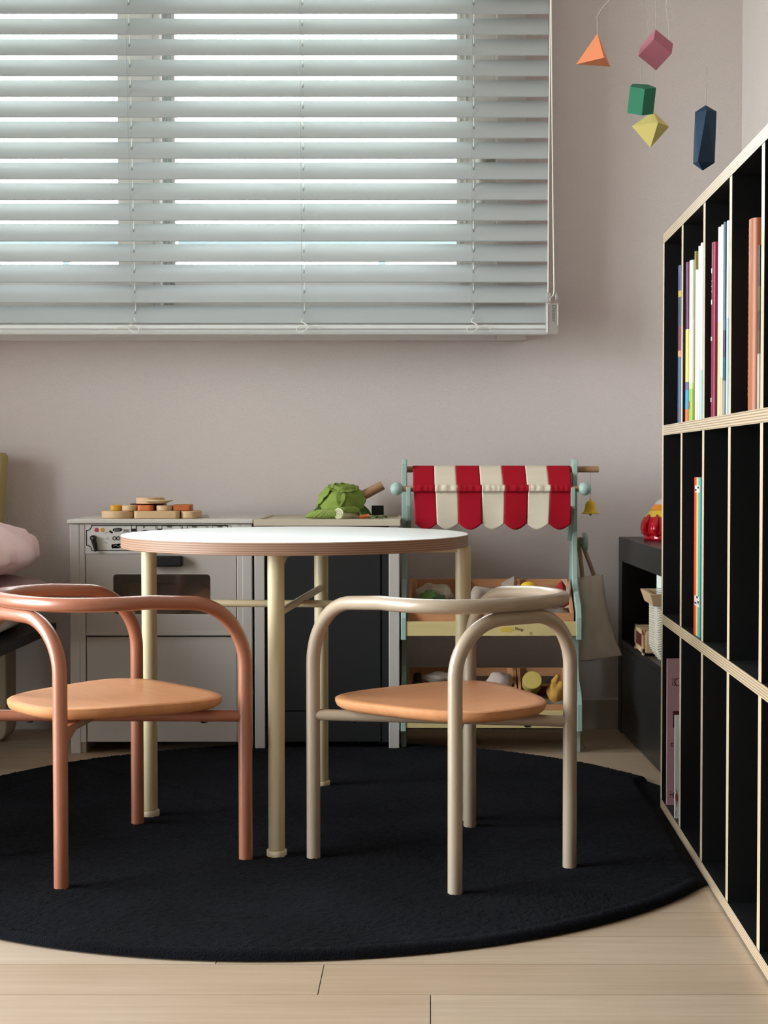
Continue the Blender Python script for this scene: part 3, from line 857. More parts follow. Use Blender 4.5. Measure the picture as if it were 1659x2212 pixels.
b.lathe([(0.0060, PY - 0.010), (0.0060, PY)], 18, (ox(203.5), 0, oz(1162)), 'y')
kn = mesh_obj('pointer_knob', b, M_black, parent=pn)
b = MB(); b.lathe([(0.0022, PY - 0.0125), (0.0022, PY - 0.010)], 12, (ox(203.5), 0, oz(1162)), 'y'); mesh_obj('screw', b, M_screw, parent=pn)
text('number', '250', 0.0085, (ox(273.5), PY - 0.0003, oz(1147)), (PI / 2, 0, 0), M_ink, pn)
text('number', '0', 0.0075, (ox(312), PY - 0.0003, oz(1138.8)), (PI / 2, 0, 0), M_ink, pn)
for c_ in (367, 421, 476): text('word', 'MIN', 0.0060, (ox(c_), PY - 0.0003, oz(1138.2)), (PI / 2, 0, 0), M_ink, pn)
# door with window
b = MB(); dx0, dx1, dz0, dz1 = ox(186.5), ox(511), oz(1366), oz(1197)
wx0, wx1, wz0_, wz1_ = ox(245), ox(455), oz(1327), oz(1241)
Yd = OY + 0.001
def rrect(x0, x1, z0, z1, r, n=5):
    o = []
    for cx_, cz_, a0 in ((x1 - r, z1 - r, 0), (x0 + r, z1 - r, PI / 2), (x0 + r, z0 + r, PI), (x1 - r, z0 + r, 1.5 * PI)):
        for k in range(n + 1): o.append((cx_ + r * math.cos(a0 + PI / 2 * k / n), cz_ + r * math.sin(a0 + PI / 2 * k / n)))
    return o
inner = rrect(wx0, wx1, wz0_, wz1_, 0.008)
def plate_with_hole(b, x0, x1, z0, z1, inner, ya, yb):
    n_ = len(inner)
    out = []
    cx_, cz_ = sum(p[0] for p in inner) / n_, sum(p[1] for p in inner) / n_
    # outer polygon with the same count: project each inner point onto the rectangle by angle
    per = n_ // 4
    corners = [(x1, z1), (x0, z1), (x0, z0), (x1, z0)]
    for k in range(n_):
        out.append(corners[k // per])
    v = [(p[0], ya, p[1]) for p in inner] + [(p[0], ya, p[1]) for p in out] + [(p[0], yb, p[1]) for p in inner] + [(p[0], yb, p[1]) for p in out]
    f = []
    for i in range(n_):
        j = (i + 1) % n_
        if out[i] == out[j]:
            f.append((i, j, n_ + i)); f.append((2 * n_ + i, 3 * n_ + i, 2 * n_ + j))
        else:
            f.append((i, j, n_ + j, n_ + i)); f.append((2 * n_ + i, 3 * n_ + i, 3 * n_ + j, 2 * n_ + j)); f.append((n_ + i, n_ + j, 3 * n_ + j, 3 * n_ + i))
        f.append((i, 2 * n_ + i, 2 * n_ + j, j))
    b.add(v, f)
plate_with_hole(b, dx0, dx1, dz0, dz1, inner, Yd, Yd + 0.010)
b.box(dx0, dx1, Yd - 0.003, Yd + 0.010, oz(1373), oz(1365.5))
dr_ = mesh_obj('oven_door', b, M_grey, parent=ov, smooth=0, bevel=0.0008)
b = MB(); b.box(wx0 - 0.004, wx1 + 0.004, Yd + 0.006, Yd + 0.0075, wz0_ - 0.004, wz1_ + 0.004); mesh_obj('door_window', b, M_ovenglass, parent=dr_, smooth=0)
b = MB(); b.box(ox(328), ox(397), Yd - 0.020, Yd, oz(1223), oz(1200)); mesh_obj('door_handle', b, M_black, parent=dr_, bevel=0.003)
b = MB(); b.box(ox(186.5), ox(511), OY + 0.003, OY + 0.013, oz(1603), oz(1376)); mesh_obj('lower_panel', b, M_grey, parent=ov, smooth=0, bevel=0.0008)
# the things kept in the oven
def blob(b, c, s, seed, amp=0.25, n=24):
    def fn(u, v):
        d = Vector((math.sin(PI * v) * math.cos(2 * PI * u), math.sin(PI * v) * math.sin(2 * PI * u), math.cos(PI * v)))
        k = 1 + amp * noise.noise(d * 1.7 + Vector((seed, seed * 2, 0)))
        return (c[0] + d.x * s[0] * k, c[1] + d.y * s[1] * k, c[2] + d.z * s[2] * k)
    b.grid(fn, n, n // 2 + 1, wrap_u=True)
sh_z = oz(1376)
for px_, wd, colr, lab in ((268, 0.028, '#a08a20', 'mustard yellow toy jar behind the oven window'), (345, 0.030, '#8f5f78', 'mauve toy pot behind the oven window'), (412, 0.034, '#9a948c', 'crumpled grey packet behind the oven window')):
    b = MB()
    if 'packet' in lab: blob(b, (ox(px_), 3.36, sh_z + 0.055), (wd, 0.03, 0.055), px_, 0.3)
    else: b.lathe([(wd * 0.9, sh_z), (wd, sh_z + 0.006), (wd, sh_z + 0.075), (wd * 0.8, sh_z + 0.088), (wd * 0.8, sh_z + 0.105), (0.001, sh_z + 0.106)], 24, (ox(px_), 3.35, 0))
    solo('toy_jar' if 'packet' not in lab else 'toy_packet', b, mat('toy_' + colr[1:], colr, 0.5), lab, 'toy')

# ------------------------------------------------------------------ toy kitchen: counter unit with black door
cu = thing('toy_counter_cabinet', 'toy kitchen cabinet with beige counter, white posts and large black door', 'toy cabinet', (ox(707), 3.36, 0))
zc1 = oz(1122)
b = MB()
b.box(ox(549.5), ox(865), OY - 0.006, OY + 0.010, oz(1136), zc1); b.box(ox(549.5), ox(865), YBk - 0.012, YBk, oz(1136), zc1)
b.box(ox(549.5), ox(560), OY + 0.010, YBk - 0.012, oz(1136), zc1); b.box(ox(854), ox(865), OY + 0.010, YBk - 0.012, oz(1136), zc1)
b.box(ox(560), ox(854), OY + 0.010, YBk - 0.012, oz(1136), zc1 - 0.003)
mesh_obj('counter', b, M_beigec, parent=cu, smooth=0, bevel=0.001)
b = MB(); b.box(ox(550), ox(572), OY, YBk, 0.0105, oz(1137)); mesh_obj('side_panel', b, M_grey2, parent=cu, smooth=0, bevel=0.0015)
b = MB(); b.box(ox(840), ox(863), OY, YBk, 0.0105, oz(1137)); mesh_obj('side_panel', b, M_grey2, parent=cu, smooth=0, bevel=0.0015)
b = MB(); b.box(ox(573.5), ox(822), OY + 0.004, OY + 0.014, oz(1536), oz(1140)); d2 = mesh_obj('door', b, M_blackdoor, parent=cu, smooth=0, bevel=0.001)
b = MB(); b.box(ox(824.5), ox(839), OY + 0.006, OY + 0.016, oz(1604), oz(1140)); mesh_obj('filler_strip', b, M_blackdoor, parent=cu, smooth=0)
b = MB(); b.box(ox(573.5), ox(822), OY + 0.004, OY + 0.014, oz(1603), oz(1538)); mesh_obj('plinth_panel', b, M_blackdoor, parent=cu, smooth=0, bevel=0.001)
b = MB(); b.box(ox(573), ox(840), YBk - 0.006, YBk, 0.04, oz(1137)); mesh_obj('carcass', b, M_dark, parent=cu, smooth=0)

# ------------------------------------------------------------------ wooden pieces on the oven
zt_ = ztop_ + 0.0004
SY = 3.33
def sx(px_, Y=SY): return at(px_, 1110, Y).x
def slab(name, p0, p1, y0, y1, z0, z1, m, label, cat, rad=0.012, group=None, ends='round'):
    x0, x1 = sx(p0), sx(p1); rr_ = min((y1 - y0) / 2, (x1 - x0) / 2, rad)
    poly = []
    for cx_, cy_, a0 in ((x1 - rr_, y1 - rr_, 0), (x0 + rr_, y1 - rr_, PI / 2), (x0 + rr_, y0 + rr_, PI), (x1 - rr_, y0 + rr_, 1.5 * PI)):
        for k in range(7): poly.append((cx_ + rr_ * math.cos(a0 + PI / 2 * k / 6), cy_ + rr_ * math.sin(a0 + PI / 2 * k / 6)))
    b = MB(); b.prism(poly, z0, z1, 'z')
    return solo(name, b, m, label, cat, group, smooth=35, bevel=0.002, seg=3)
def szz(py_, Y=SY - 0.03): return at(300, py_, Y).z
z1_ = zt_ + 0.0160
slab('wooden_board', 221, 294.5, SY - 0.04, SY + 0.05, zt_, z1_, M_pale, 'pale rounded wooden board carrying the yellow disc, on toy oven', 'wooden board', 0.04)
slab('wooden_board', 295.5, 393, SY - 0.04, SY + 0.05, zt_, z1_, M_pale, 'pale oblong wooden board in the middle of the oven top', 'wooden board', 0.010)
slab('wooden_board', 394, 431, SY - 0.035, SY + 0.05, zt_, z1_ - 0.0005, M_pale, 'short pale wooden board under the rust-orange block, on toy oven', 'wooden board', 0.016)
z2_ = z1_ + 0.0122
slab('wooden_disc', 241, 266, SY - 0.022, SY + 0.015, z1_, z2_, mat('mustard_wood', '#c89620', 0.5), 'mustard yellow wooden block on the pale rounded board', 'wooden block', 0.010)
slab('wooden_disc', 266.5, 300, SY - 0.030, SY + 0.004, z1_, z2_ - 0.0005, M_pale, 'natural wooden disc between yellow and orange blocks', 'wooden block', 0.017)
slab('wooden_disc', 301, 334, SY - 0.028, SY + 0.010, z1_, z2_, mat('orange_wood', '#cf7038', 0.5), 'bright orange wooden block at the middle of the stack', 'wooden block', 0.008)
slab('wooden_disc', 341, 375, SY - 0.030, SY + 0.004, z1_, z2_ - 0.0005, M_pale, 'natural wooden disc next to the rust-orange block', 'wooden block', 0.015)
slab('wooden_disc', 376, 416, SY - 0.022, SY + 0.015, z1_, z2_ + 0.001, mat('rust_wood', '#b5602c', 0.5), 'rust-orange wooden block at the end of the stack', 'wooden block', 0.006)
slab('wooden_disc', 277, 352, SY + 0.016, SY + 0.055, z1_, z2_ + 0.0022, mat('dark_red_wood', '#5c2418', 0.5), 'dark red-brown wooden block behind the natural and orange blocks', 'wooden block', 0.006)
slab('wooden_plate', 293, 353, SY - 0.02, SY + 0.045, z2_ + 0.0024, z2_ + 0.0024 + 0.0135, M_pale, 'thick round natural wooden piece on top of the stack', 'wooden plate', 0.03)
b = MB(); cxp = sx(346); 
zp = z2_ + 0.0022
Mt = Matrix.Translation((cxp, SY - 0.012, zp + 0.0055)) @ Matrix.Rotation(math.radians(0), 4, 'Y')
b.M = Mt; b.lathe([(0.016, -0.0035), (0.029, 0.0016), (0.0295, 0.003), (0.028, 0.0034), (0.015, 0.001)], 36)
solo('wooden_plate', b, mat('cream_wood', '#d8c7a4', 0.5), 'thin cream dish leaning on the round natural piece', 'wooden plate')
b = MB(); p0 = sx(428, 3.40)
b.prism([(p0, 3.37), (p0 + 0.014, 3.36), (p0 + 0.026, 3.39), (p0 + 0.004, 3.42)], zt_, zt_ + 0.006, 'z', taper=0.75)
solo('white_cloth_scrap', b, mat('white_scrap', '#cfcac4', 0.9), 'small white scrap behind the short board on toy oven', 'cloth')

# ------------------------------------------------------------------ felt food on the counter
CYF = 3.33
zc_ = zc1 + 0.0005
def fx(px_, Y=CYF): return at(px_, 1080, Y).x
def fz(py_, Y=CYF): return at(700, py_, Y).z
lt = thing('felt_lettuce', 'green felt lettuce head with ruffled leaves on beige counter', 'toy vegetable', (fx(735), 3.38, zc_))
lc_ = Vector((fx(733), 3.40, zc_ + 0.033)); R_ = 0.0455
b = MB(); blob(b, lc_, (R_, R_, R_ * 0.76), 1.3, 0.10, 32); mesh_obj('core', b, M_green, parent=lt)
def leaf(parent, az, el, spread, Rk, ruf, m, seed, h=1.0):
    """a leaf hugging the core: centre direction az/el, angular half-size spread"""
    c = Vector((math.cos(el) * math.sin(az), -math.cos(el) * math.cos(az), math.sin(el)))
    side = Vector((math.cos(az), math.sin(az), 0)); upv = side.cross(c) * -1
    if upv.z < 0: upv = -upv
    nu, nv = 26, 16
    def fn(u, v):
        ang = 2 * PI * u; rr_ = v
        t = spread * rr_
        d = side * math.cos(ang) + upv * math.sin(ang) * h
        p = (c * math.cos(t) + d * math.sin(t)).normalized()
        rim = max(0, (rr_ - 0.7) / 0.3)
        rad = Rk * (1 + 0.05 * rr_ + ruf * rim * (0.8 + 0.6 * math.sin(ang * 9 + seed)) + 0.03 * noise.noise(p * 3 + Vector((seed, 0, 0))))
        q = lc_ + p * rad; q.z = lc_.z + (q.z - lc_.z) * 0.78
        if q.z < zc_ + 0.001: q.z = zc_ + 0.001
        return tuple(q)
    b = MB(); b.grid(fn, nu, nv, wrap_u=True)
    mesh_obj('leaf', b, m, parent=parent, smooth=60, solid=0.0016)
leaf(lt, -0.55, 0.28, 0.78, R_ * 1.04, 0.07, M_green, 1)
leaf(lt, 0.62, 0.22, 0.80, R_ * 1.06, 0.09, M_green, 2.5)
leaf(lt, -1.5, 0.55, 0.80, R_ * 1.05, 0.10, M_green, 4)
leaf(lt, 0.3, 1.25, 0.70, R_ * 1.04, 0.11, M_green, 5)
leaf(lt, 2.6, 0.5, 0.9, R_ * 1.04, 0.10, M_green, 7)
# outer leaf under the head
def flat_leaf(name, pts, z0, lift, m, label=None, parent=None, seed=0.0):
    """thin felt leaf given by its x-y outline, lifted and waved"""
    c = Vector((sum(p[0] for p in pts) / len(pts), sum(p[1] for p in pts) / len(pts)))
    n_ = len(pts)
    def fn(u, v):
        i = u * n_; k = int(i) % n_; t = i - int(i)
        p = Vector(pts[k]).lerp(Vector(pts[(k + 1) % n_]), t); q = c.lerp(p, v)
        return (q.x, q.y, z0 + lift * (1 - v) ** 0.7 + 0.003 * v * math.sin(u * 2 * PI * 5 + seed) + 0.003 * v)
    b = MB(); b.grid(fn, n_ * 3, 8, wrap_u=True)
    return b
ll = [(fx(665), 3.42), (fx(675), 3.37), (fx(690), 3.345), (fx(700), 3.36), (fx(710), 3.42), (fx(690), 3.47)]
b = flat_leaf('leaf', ll, zc_, 0.026, M_greend); mesh_obj('leaf', b, M_greend, parent=lt, smooth=60, solid=0.0015)
ll = [(fx(770), 3.40), (fx(775), 3.36), (fx(790), 3.36), (fx(800), 3.40), (fx(790), 3.45), (fx(772), 3.44)]
b = flat_leaf('leaf', ll, zc_ + 0.002, 0.022, M_greend, seed=2); mesh_obj('leaf', b, M_greend, parent=lt, smooth=60, solid=0.0015)
# leek: leaf end and rolled white end
lk = thing('felt_leek', 'felt leek with leafy end and cream spiral roll lying at the counter edge', 'toy vegetable', (fx(720), 3.28, zc_))
Yk = 3.275
def kx(px_): return at(px_, 1110, Yk).x
b = MB()
b.tube([(kx(660), Yk, zc_ + 0.004), (kx(672), Yk, zc_ + 0.0075), (kx(690), Yk, zc_ + 0.0100), (kx(710), Yk, zc_ + 0.0110), (kx(725), Yk, zc_ + 0.0112)], [0.002, 0.0075, 0.0100, 0.0110, 0.0112], 18)
mesh_obj('leaf_end', b, M_green, parent=lk)
b = MB()
for k, (xa, xb_) in enumerate(((678, 700), (688, 707), (700, 714), (706, 718))):
    b.tube([(kx(xa), Yk - 0.0075, zc_ + 0.003), (kx((xa + xb_) / 2), Yk - 0.0118, zc_ + 0.012), (kx(xb_), Yk - 0.0085, zc_ + 0.0185)], 0.0004, 5)
mesh_obj('stitching', b, M_felt, parent=lk)
b = MB(); p0 = Vector((kx(731.5), Yk - 0.012, zc_ + 0.0117)); p1 = Vector((kx(758), Yk + 0.045, zc_ + 0.0090))
b.tube([p0, p0.lerp(p1, 0.5), p1], [0.0114, 0.0105, 0.0085], 22); rr_ = mesh_obj('rolled_end', b, M_felt, parent=lk)
ax_ = (p0 - p1).normalized(); s1 = Vector((0, 0, 1)).cross(ax_).normalized(); s2 = ax_.cross(s1)
b = MB(); pts = [p0 + ax_ * 0.0003 + (s1 * math.cos(t) + s2 * math.sin(t)) * (0.0008 + 0.0092 * t / (6 * PI)) for t in np.linspace(0, 6 * PI, 70)]
b.tube(pts, 0.00045, 5); mesh_obj('spiral_seam', b, mat('olive_thread', '#857f5c', 0.9), parent=rr_)
b = MB()
def wrapf(u, v):
    a = PI * 0.05 + (PI * 0.95) * u; p = p0.lerp(p1, 0.10 + v * 1.05); rad = 0.0128 + 0.003 * v
    return tuple(p + s1 * math.cos(a) * rad + s2 * math.sin(a) * rad * (1 if math.sin(a) > 0 else 0.8))
b.grid(wrapf, 14, 8); mesh_obj('outer_leaf', b, M_green, parent=lk, smooth=60, solid=0.0014)
# carrot
ca = thing('felt_carrot', 'small orange felt carrot with green leaf lying by the lettuce', 'toy vegetable', (fx(785), 3.29, zc_))
b = MB(); Yc = 3.285
b.tube([(at(774, 1110, Yc).x, Yc, zc_ + 0.003), (at(786, 1110, Yc).x, Yc + 0.005, zc_ + 0.0045), (at(796, 1110, Yc).x, Yc + 0.01, zc_ + 0.005)], [0.002, 0.0042, 0.005], 14)
mesh_obj('root', b, mat('orange_felt', '#d4683a', 0.95), parent=ca)
ll = [(fx(796), 3.285), (fx(812), 3.28), (fx(828), 3.29), (fx(838), 3.31), (fx(820), 3.33), (fx(800), 3.31)]
b = flat_leaf('leaf', ll, zc_, 0.005, M_greend, seed=1); mesh_obj('leaf', b, mat('olive_felt', '#6e7a46', 0.95), parent=ca, smooth=60, solid=0.0012)
# wooden mallet and black cup
Ym = 3.49
ml = thing('wooden_mallet', 'brown wooden toy mallet leaning behind the lettuce, handle pointing up', 'wooden toy', (fx(765), 3.44, zc_))
b = MB(); c0 = at(758, 1086, Ym)
b.box(at(745, 1086, Ym).x, at(775, 1086, Ym).x, Ym - 0.02, Ym + 0.02, zc_, at(760, 1049, Ym).z)
mesh_obj('head', b, M_dowel, parent=ml, bevel=0.002)
b = MB(); b.tube([at(773, 1076, Ym), at(827, 1048, Ym)], [0.0115, 0.0103], 20); mesh_obj('handle', b, M_dowel, parent=ml)
b = MB(); Yb = 3.43; b.box(at(803, 1100, Yb).x, at(829, 1100, Yb).x, Yb - 0.012, Yb + 0.012, zc_, at(815, 1092, Yb).z)
b.tube([(at(812, 1100, Yb).x, Yb - 0.018, zc_ + 0.0015), (at(832, 1100, Yb).x, Yb - 0.022, zc_ + 0.0015)], 0.0016, 8)
solo('black_toy_block', b, M_black, 'small black square block standing beside the mallet on counter', 'toy block', bevel=0.001)

# ------------------------------------------------------------------ market stall
st = thing('market_stall', 'mint toy market stall with red and cream striped awning', 'toy stall', (0.13, 3.38, 0))
def side_profile(zf):
    return [(3.262, zf), (3.262, 0.052), (3.222, 0.052), (3.222, 0.108), (3.242, 0.132), (3.285, 0.150), (3.302, 0.18), (3.302, 0.243),
            (3.240, 0.243), (3.240, 0.290), (3.256, 0.315), (3.305, 0.335), (3.338, 0.365), (3.345, 0.42), (3.345, 0.615), (3.352, 0.625), (3.382, 0.625), (3.388, 0.615),
            (3.395, 0.45), (3.46, 0.30), (3.485, 0.20), (3.495, zf), (3.455, zf), (3.44, 0.045), (3.32, 0.045), (3.30, zf)]
xl0, xl1 = -0.0625, -0.0515; xr0, xr1 = 0.3085, 0.3195
b = MB(); b.prism(side_profile(0.0108), xl0, xl1, 'x'); mesh_obj('side_board', b, M_mint, parent=st, smooth=0, bevel=0.0012)
b = MB(); b.prism(side_profile(0.0), xr0, xr1, 'x'); mesh_obj('side_board', b, M_mint, parent=st, smooth=0, bevel=0.0012)
def arm_poly():
    c = [(3.285, 0.566), (3.290, 0.530), (3.315, 0.500), (3.345, 0.478), (3.375, 0.455)]
    L_ = []; R2 = []
    for i, p in enumerate(c):
        a = Vector(c[max(0, i - 1)]); q = Vector(c[min(len(c) - 1, i + 1)]); d = (q - a).normalized(); nn = Vector((-d.y, d.x)) * 0.011
        L_.append(tuple(Vector(p) + nn)); R2.append(tuple(Vector(p) - nn))
    return L_ + R2[::-1]
for x0, x1 in ((xl1 + 0.0002, xl1 + 0.0095), (xr0 - 0.0095, xr0 - 0.0002)):
    b = MB(); b.prism(arm_poly(), x0, x1, 'x'); mesh_obj('awning_arm', b, M_mint, parent=st, smooth=0, bevel=0.001)
zr_, zf_ = at(1000, 1014, 3.365).z, at(1000, 1056, 3.285).z
b = MB(); b.tube([(at(868, 1014, 3.365).x, 3.365, zr_), (at(1293, 1014, 3.365).x, 3.365, zr_)], 0.0068, 16); mesh_obj('rear_rod', b, M_dowel, parent=st)
b = MB(); b.tube([(xl1 - 0.012, 3.285, zf_), (xr0 + 0.012, 3.285, zf_)], 0.0060, 16); mesh_obj('front_rod', b, M_dowel, parent=st)
for x in (at(857, 1055, 3.285).x, at(1263, 1053, 3.285).x):
    b = MB(); b.sphere((x, 3.285, zf_), 0.0142, 28); mesh_obj('ball_finial', b, M_mint, parent=st, smooth=60)
# awning cloth: over the rear rod, down to the front rod, round it and hanging with scallops
ns = 7
path = [(3.374, zr_ - 0.045), (3.3735, zr_), (3.3665, zr_ + 0.0078), (3.357, zr_ + 0.004), (3.335, zr_ - 0.010), (3.310, zf_ + 0.008), (3.295, zf_ + 0.0065), (3.285, zf_ + 0.0082), (3.2768, zf_ + 0.003), (3.2765, zf_ - 0.004), (3.2830, zf_ - 0.0085), (3.2815, zf_ - 0.030), (3.279, zf_ - 0.055), (3.279, zf_ - 0.074)]
fr_x = [at(p, 1014, 3.365).x for p in (892, 938, 984, 1035, 1083, 1134, 1181, 1231)]
ff_x = [at(p, 1056, 3.28).x for p in (893, 940, 989, 1041, 1091, 1142, 1190, 1236)]
fb_x = [at(p, 1130, 3.28).x for p in (897, 944, 991, 1041, 1089, 1138, 1185, 1233)]
for s in range(ns):
    def fn(u, v, s=s):
        i = v * (len(path) - 1); k = min(int(i), len(path) - 2); t = i - k
        y_ = path[k][0] * (1 - t) + path[k + 1][0] * t; z_ = path[k][1] * (1 - t) + path[k + 1][1] * t
        if i < 3: A0, A1, tt = fr_x, fr_x, 0
        elif i < 7: A0, A1, tt = fr_x, ff_x, (i - 3) / 4
        elif i < 9: A0, A1, tt = ff_x, ff_x, 0
        else: A0, A1, tt = ff_x, fb_x, (i - 9) / (len(path) - 1 - 9)
        xa = A0[s] * (1 - tt) + A1[s] * tt; xb2 = A0[s + 1] * (1 - tt) + A1[s + 1] * tt
        x_ = xa + (xb2 - xa) * u
        gath = math.sin((x_ * 430) + 2 * math.sin(x_ * 90))
        if 6 < i < 10: y_ -= 0.0013 * gath * (1 - abs(i - 8) / 2); z_ += 0.0006 * gath * (1 - abs(i - 8) / 2)
        if i >= 10:
            z_ -= 0.013 * math.sin(PI * u) * ((i - 10) / 3) ** 2
            y_ -= 0.0022 * math.sin(x_ * 60 + s) * (i - 10) / 3
        if 3 < i < 7: z_ -= 0.004 * math.sin(PI * (i - 3) / 4)
        return (x_, y_, z_)
    b = MB(); b.grid(fn, 15, 66)
    mesh_obj('awning_stripe', b, M_red if s % 2 == 0 else M_ecru, parent=st, smooth=60, solid=0.0011)
# shelves with lips
for zl0, zl1, yf in ((at(1000, 1374, 3.242).z, at(1000, 1343, 3.242).z, 3.242), (at(1000, 1573, 3.224).z, at(1000, 1536, 3.224).z, 3.224)):
    b = MB(); b.box(xl1 - 0.006 if yf > 3.23 else xl1 - 0.004, xr0 + 0.002, yf, yf + 0.010, zl0, zl1); b.box(xl1, xr0, yf + 0.010, 3.44, zl0 + 0.004, zl0 + 0.012)
    sh = mesh_obj('shelf', b, M_lip, parent=st, smooth=0, bevel=0.0008)
    if yf > 3.23:
        text('faded_lettering', 'Shop', 0.009, (at(1121, 1359, yf).x, yf - 0.0004, at(1121, 1359, yf).z), (PI / 2, 0.12, 0), mat('sepia_ink', '#6b5238', 0.7), sh)
        b = MB(); c0 = at(1147, 1368, yf); strip_line(b, disc(c0.x, c0.z, 0.0026, 12), 0.0005, yf, closed=True); mesh_obj('printed_mark', b, MATS['sepia_ink'], parent=sh, smooth=0)
        b = MB(); c0 = at(1095, 1360, yf); b.prism(disc(c0.x, c0.z, 0.014, 20, 1, 0.4), yf - 0.0004, yf, 'y'); mesh_obj('yellow_print', b, mat('yellow_ink', '#cfae42', 0.7), parent=sh, smooth=0)
# peg with a mint disc at the outside
b = MB(); pz = at(1266, 1171, 3.40).z; b.tube([(xr1, 3.40, pz), (0.339, 3.40, pz)], 0.005, 12)
b.lathe([(0.017, 0.336), (0.0215, 0.338), (0.0215, 0.343), (0.018, 0.347), (0.001, 0.3475)], 28, (0, 3.40, pz), 'x')
mesh_obj('hook_peg', b, M_mint, parent=st)
# bell
bx_ = at(1275.5, 1095, 3.365).x; bz0 = at(1275, 1110, 3.365).z
bell = thing('toy_bell', 'small yellow bell hanging from the awning rod of the market stall', 'bell', (bx_, 3.365, bz0))
b = MB(); b.lathe([(0.0195, bz0), (0.0200, bz0 + 0.0012), (0.0150, bz0 + 0.005), (0.0125, bz0 + 0.012), (0.0115, bz0 + 0.020), (0.0100, bz0 + 0.0250), (0.0060, bz0 + 0.0285), (0.0022, bz0 + 0.0295), (0.0018, bz0 + 0.034), (0.0005, bz0 + 0.0345)], 32, (bx_, 3.365, 0))
mesh_obj('bell_cup', b, M_yell, parent=bell)
b = MB(); b.sphere((bx_, 3.365, bz0 - 0.0015), 0.0026, 12); mesh_obj('clapper', b, mat('brass_dark', '#6b5426', 0.4), parent=bell)
b = MB(); b.tube([(bx_, 3.365, bz0 + 0.033), (bx_, 3.365, zr_ - 0.006)], 0.0005, 6); mesh_obj('string', b, mat('nylon_string', '#a59a8f', 0.6), parent=bell)
# linen bag
Yg = 3.40
bag = thing('linen_bag', 'small beige linen bag hanging from the mint peg of the stall', 'bag', (at(1295, 1428, Yg).x, Yg, at(1295, 1428, Yg).z))
TL, TRp = [(1248, 1247), (1252, 1280), (1257, 1310), (1258, 1345), (1256, 1385), (1254, 1427)], [(1301, 1241), (1305, 1275), (1309, 1305), (1317, 1340), (1328, 1378), (1343, 1415)]
def bagf(u, v, sgn):
    i = v * 5; k = min(int(i), 4); t = i - k
    a = Vector(TL[k]).lerp(Vector(TL[k + 1]), t); c = Vector(TRp[k]).lerp(Vector(TRp[k + 1]), t)
    q = a.lerp(c, u); p = at(q.x, q.y, Yg)
    bul = 0.010 * math.sin(PI * min(1, max(0, u))) ** 0.6 * (0.35 + 0.65 * math.sin(PI * min(1, v * 0.9 + 0.05)))
    wr_ = 0.0022 * noise.noise(Vector((u * 5, v * 6, sgn)))
    return (p.x, Yg - sgn * (bul + 0.0006) + wr_, p.z)
b = MB(); b.grid(lambda u, v: bagf(u, v, 1), 22, 30); b.grid(lambda u, v: bagf(u, v, -1), 22, 30)
mesh_obj('cloth_body', b, M_linen, parent=bag, smooth=60)
b = MB()
for line in (TRp, [TL[-1], (1275, 1427), (1300, 1421), (1325, 1419), TRp[-1]]):
    b.tube([at(q[0], q[1], Yg) for q in line], 0.0012, 7)
mesh_obj('seam_piping', b, mat('pale_linen', '#c4b3a3', 0.95), parent=bag)
b = MB()
sp = [at(1258, 1246, Yg - 0.004), at(1254, 1205, 3.395), Vector((0.326, 3.398, pz + 0.004)), Vector((0.331, 3.400, pz + 0.0085)), Vector((0.334, 3.402, pz + 0.003)), at(1262, 1187, 3.40), at(1273, 1215, Yg), at(1283, 1243, Yg)]
b.tube(fillet(sp, 0.012, 4), 0.0046, 12); mesh_obj('strap', b, mat('strap_cotton', '#a58c70', 0.95), parent=bag)

# crates and the play food in them
def crate_mesh(parent_thing):
    W, D_, hb, hf, t = 0.116, 0.112, 0.0985, 0.034, 0.006
    sidep = [(0, 0), (D_, 0), (D_, hb), (D_ - 0.012, hb), (0, hf)]
    pr = []
    for x0 in (-W / 2, W / 2 - t):
        b = MB(); b.prism(sidep, x0, x0 + t, 'x'); pr.append(('side_panel', b))
    # front with a curved notch slot at its foot
    b = MB(); n_ = 14
    po = [(-W / 2 + t, 0), (-0.030, 0)] + [(-0.030 + 0.060 * k / n_, 0.012 * math.sin(PI * k / n_) ** 0.5) for k in range(1, n_)] + [(0.030, 0), (W / 2 - t, 0), (W / 2 - t, hf), (-W / 2 + t, hf)]
    b.prism(po, 0, t, 'y'); pr.append(('front_panel', b))
    # back with a handle slot
    b = MB(); zb0, zb1 = hb - 0.036, hb - 0.018
    b.box(-W / 2 + t, W / 2 - t, D_ - t, D_, 0, zb0); b.box(-W / 2 + t, W / 2 - t, D_ - t, D_, zb1, hb)
    b.box(-W / 2 + t, -0.028, D_ - t, D_, zb0, zb1); b.box(0.028, W / 2 - t, D_ - t, D_, zb0, zb1); pr.append(('back_panel', b))
    for s in (-1, 1):
        b = MB(); x = s * (W / 2 - t); b.prism([(x, D_ - t), (x - s * 0.012, D_ - t), (x, D_ - t - 0.012)], 0.008, hb, 'z')
        pr.append(('corner_block', b))
    b = MB(); b.box(-W / 2 + t, W / 2 - t, t, D_ - t, 0.003, 0.008); pr.append(('base', b))
    b = MB(); b.grid(lambda u, v: (-0.050 + 0.100 * u, 0.008 + 0.096 * v, 0.030 + 0.014 * v + 0.010 * noise.noise(Vector((u * 4, v * 4, 1.0)))), 24, 24); pr.append(('packing_cloth', b))
    for nm, b in pr: mesh_obj(nm, b, M_crate if nm != 'packing_cloth' else mat('packing_cotton', '#6f6256', 0.95), parent=parent_thing, smooth=0 if nm != 'packing_cloth' else 80)
cx3 = [0.0115, 0.1275, 0.2465]
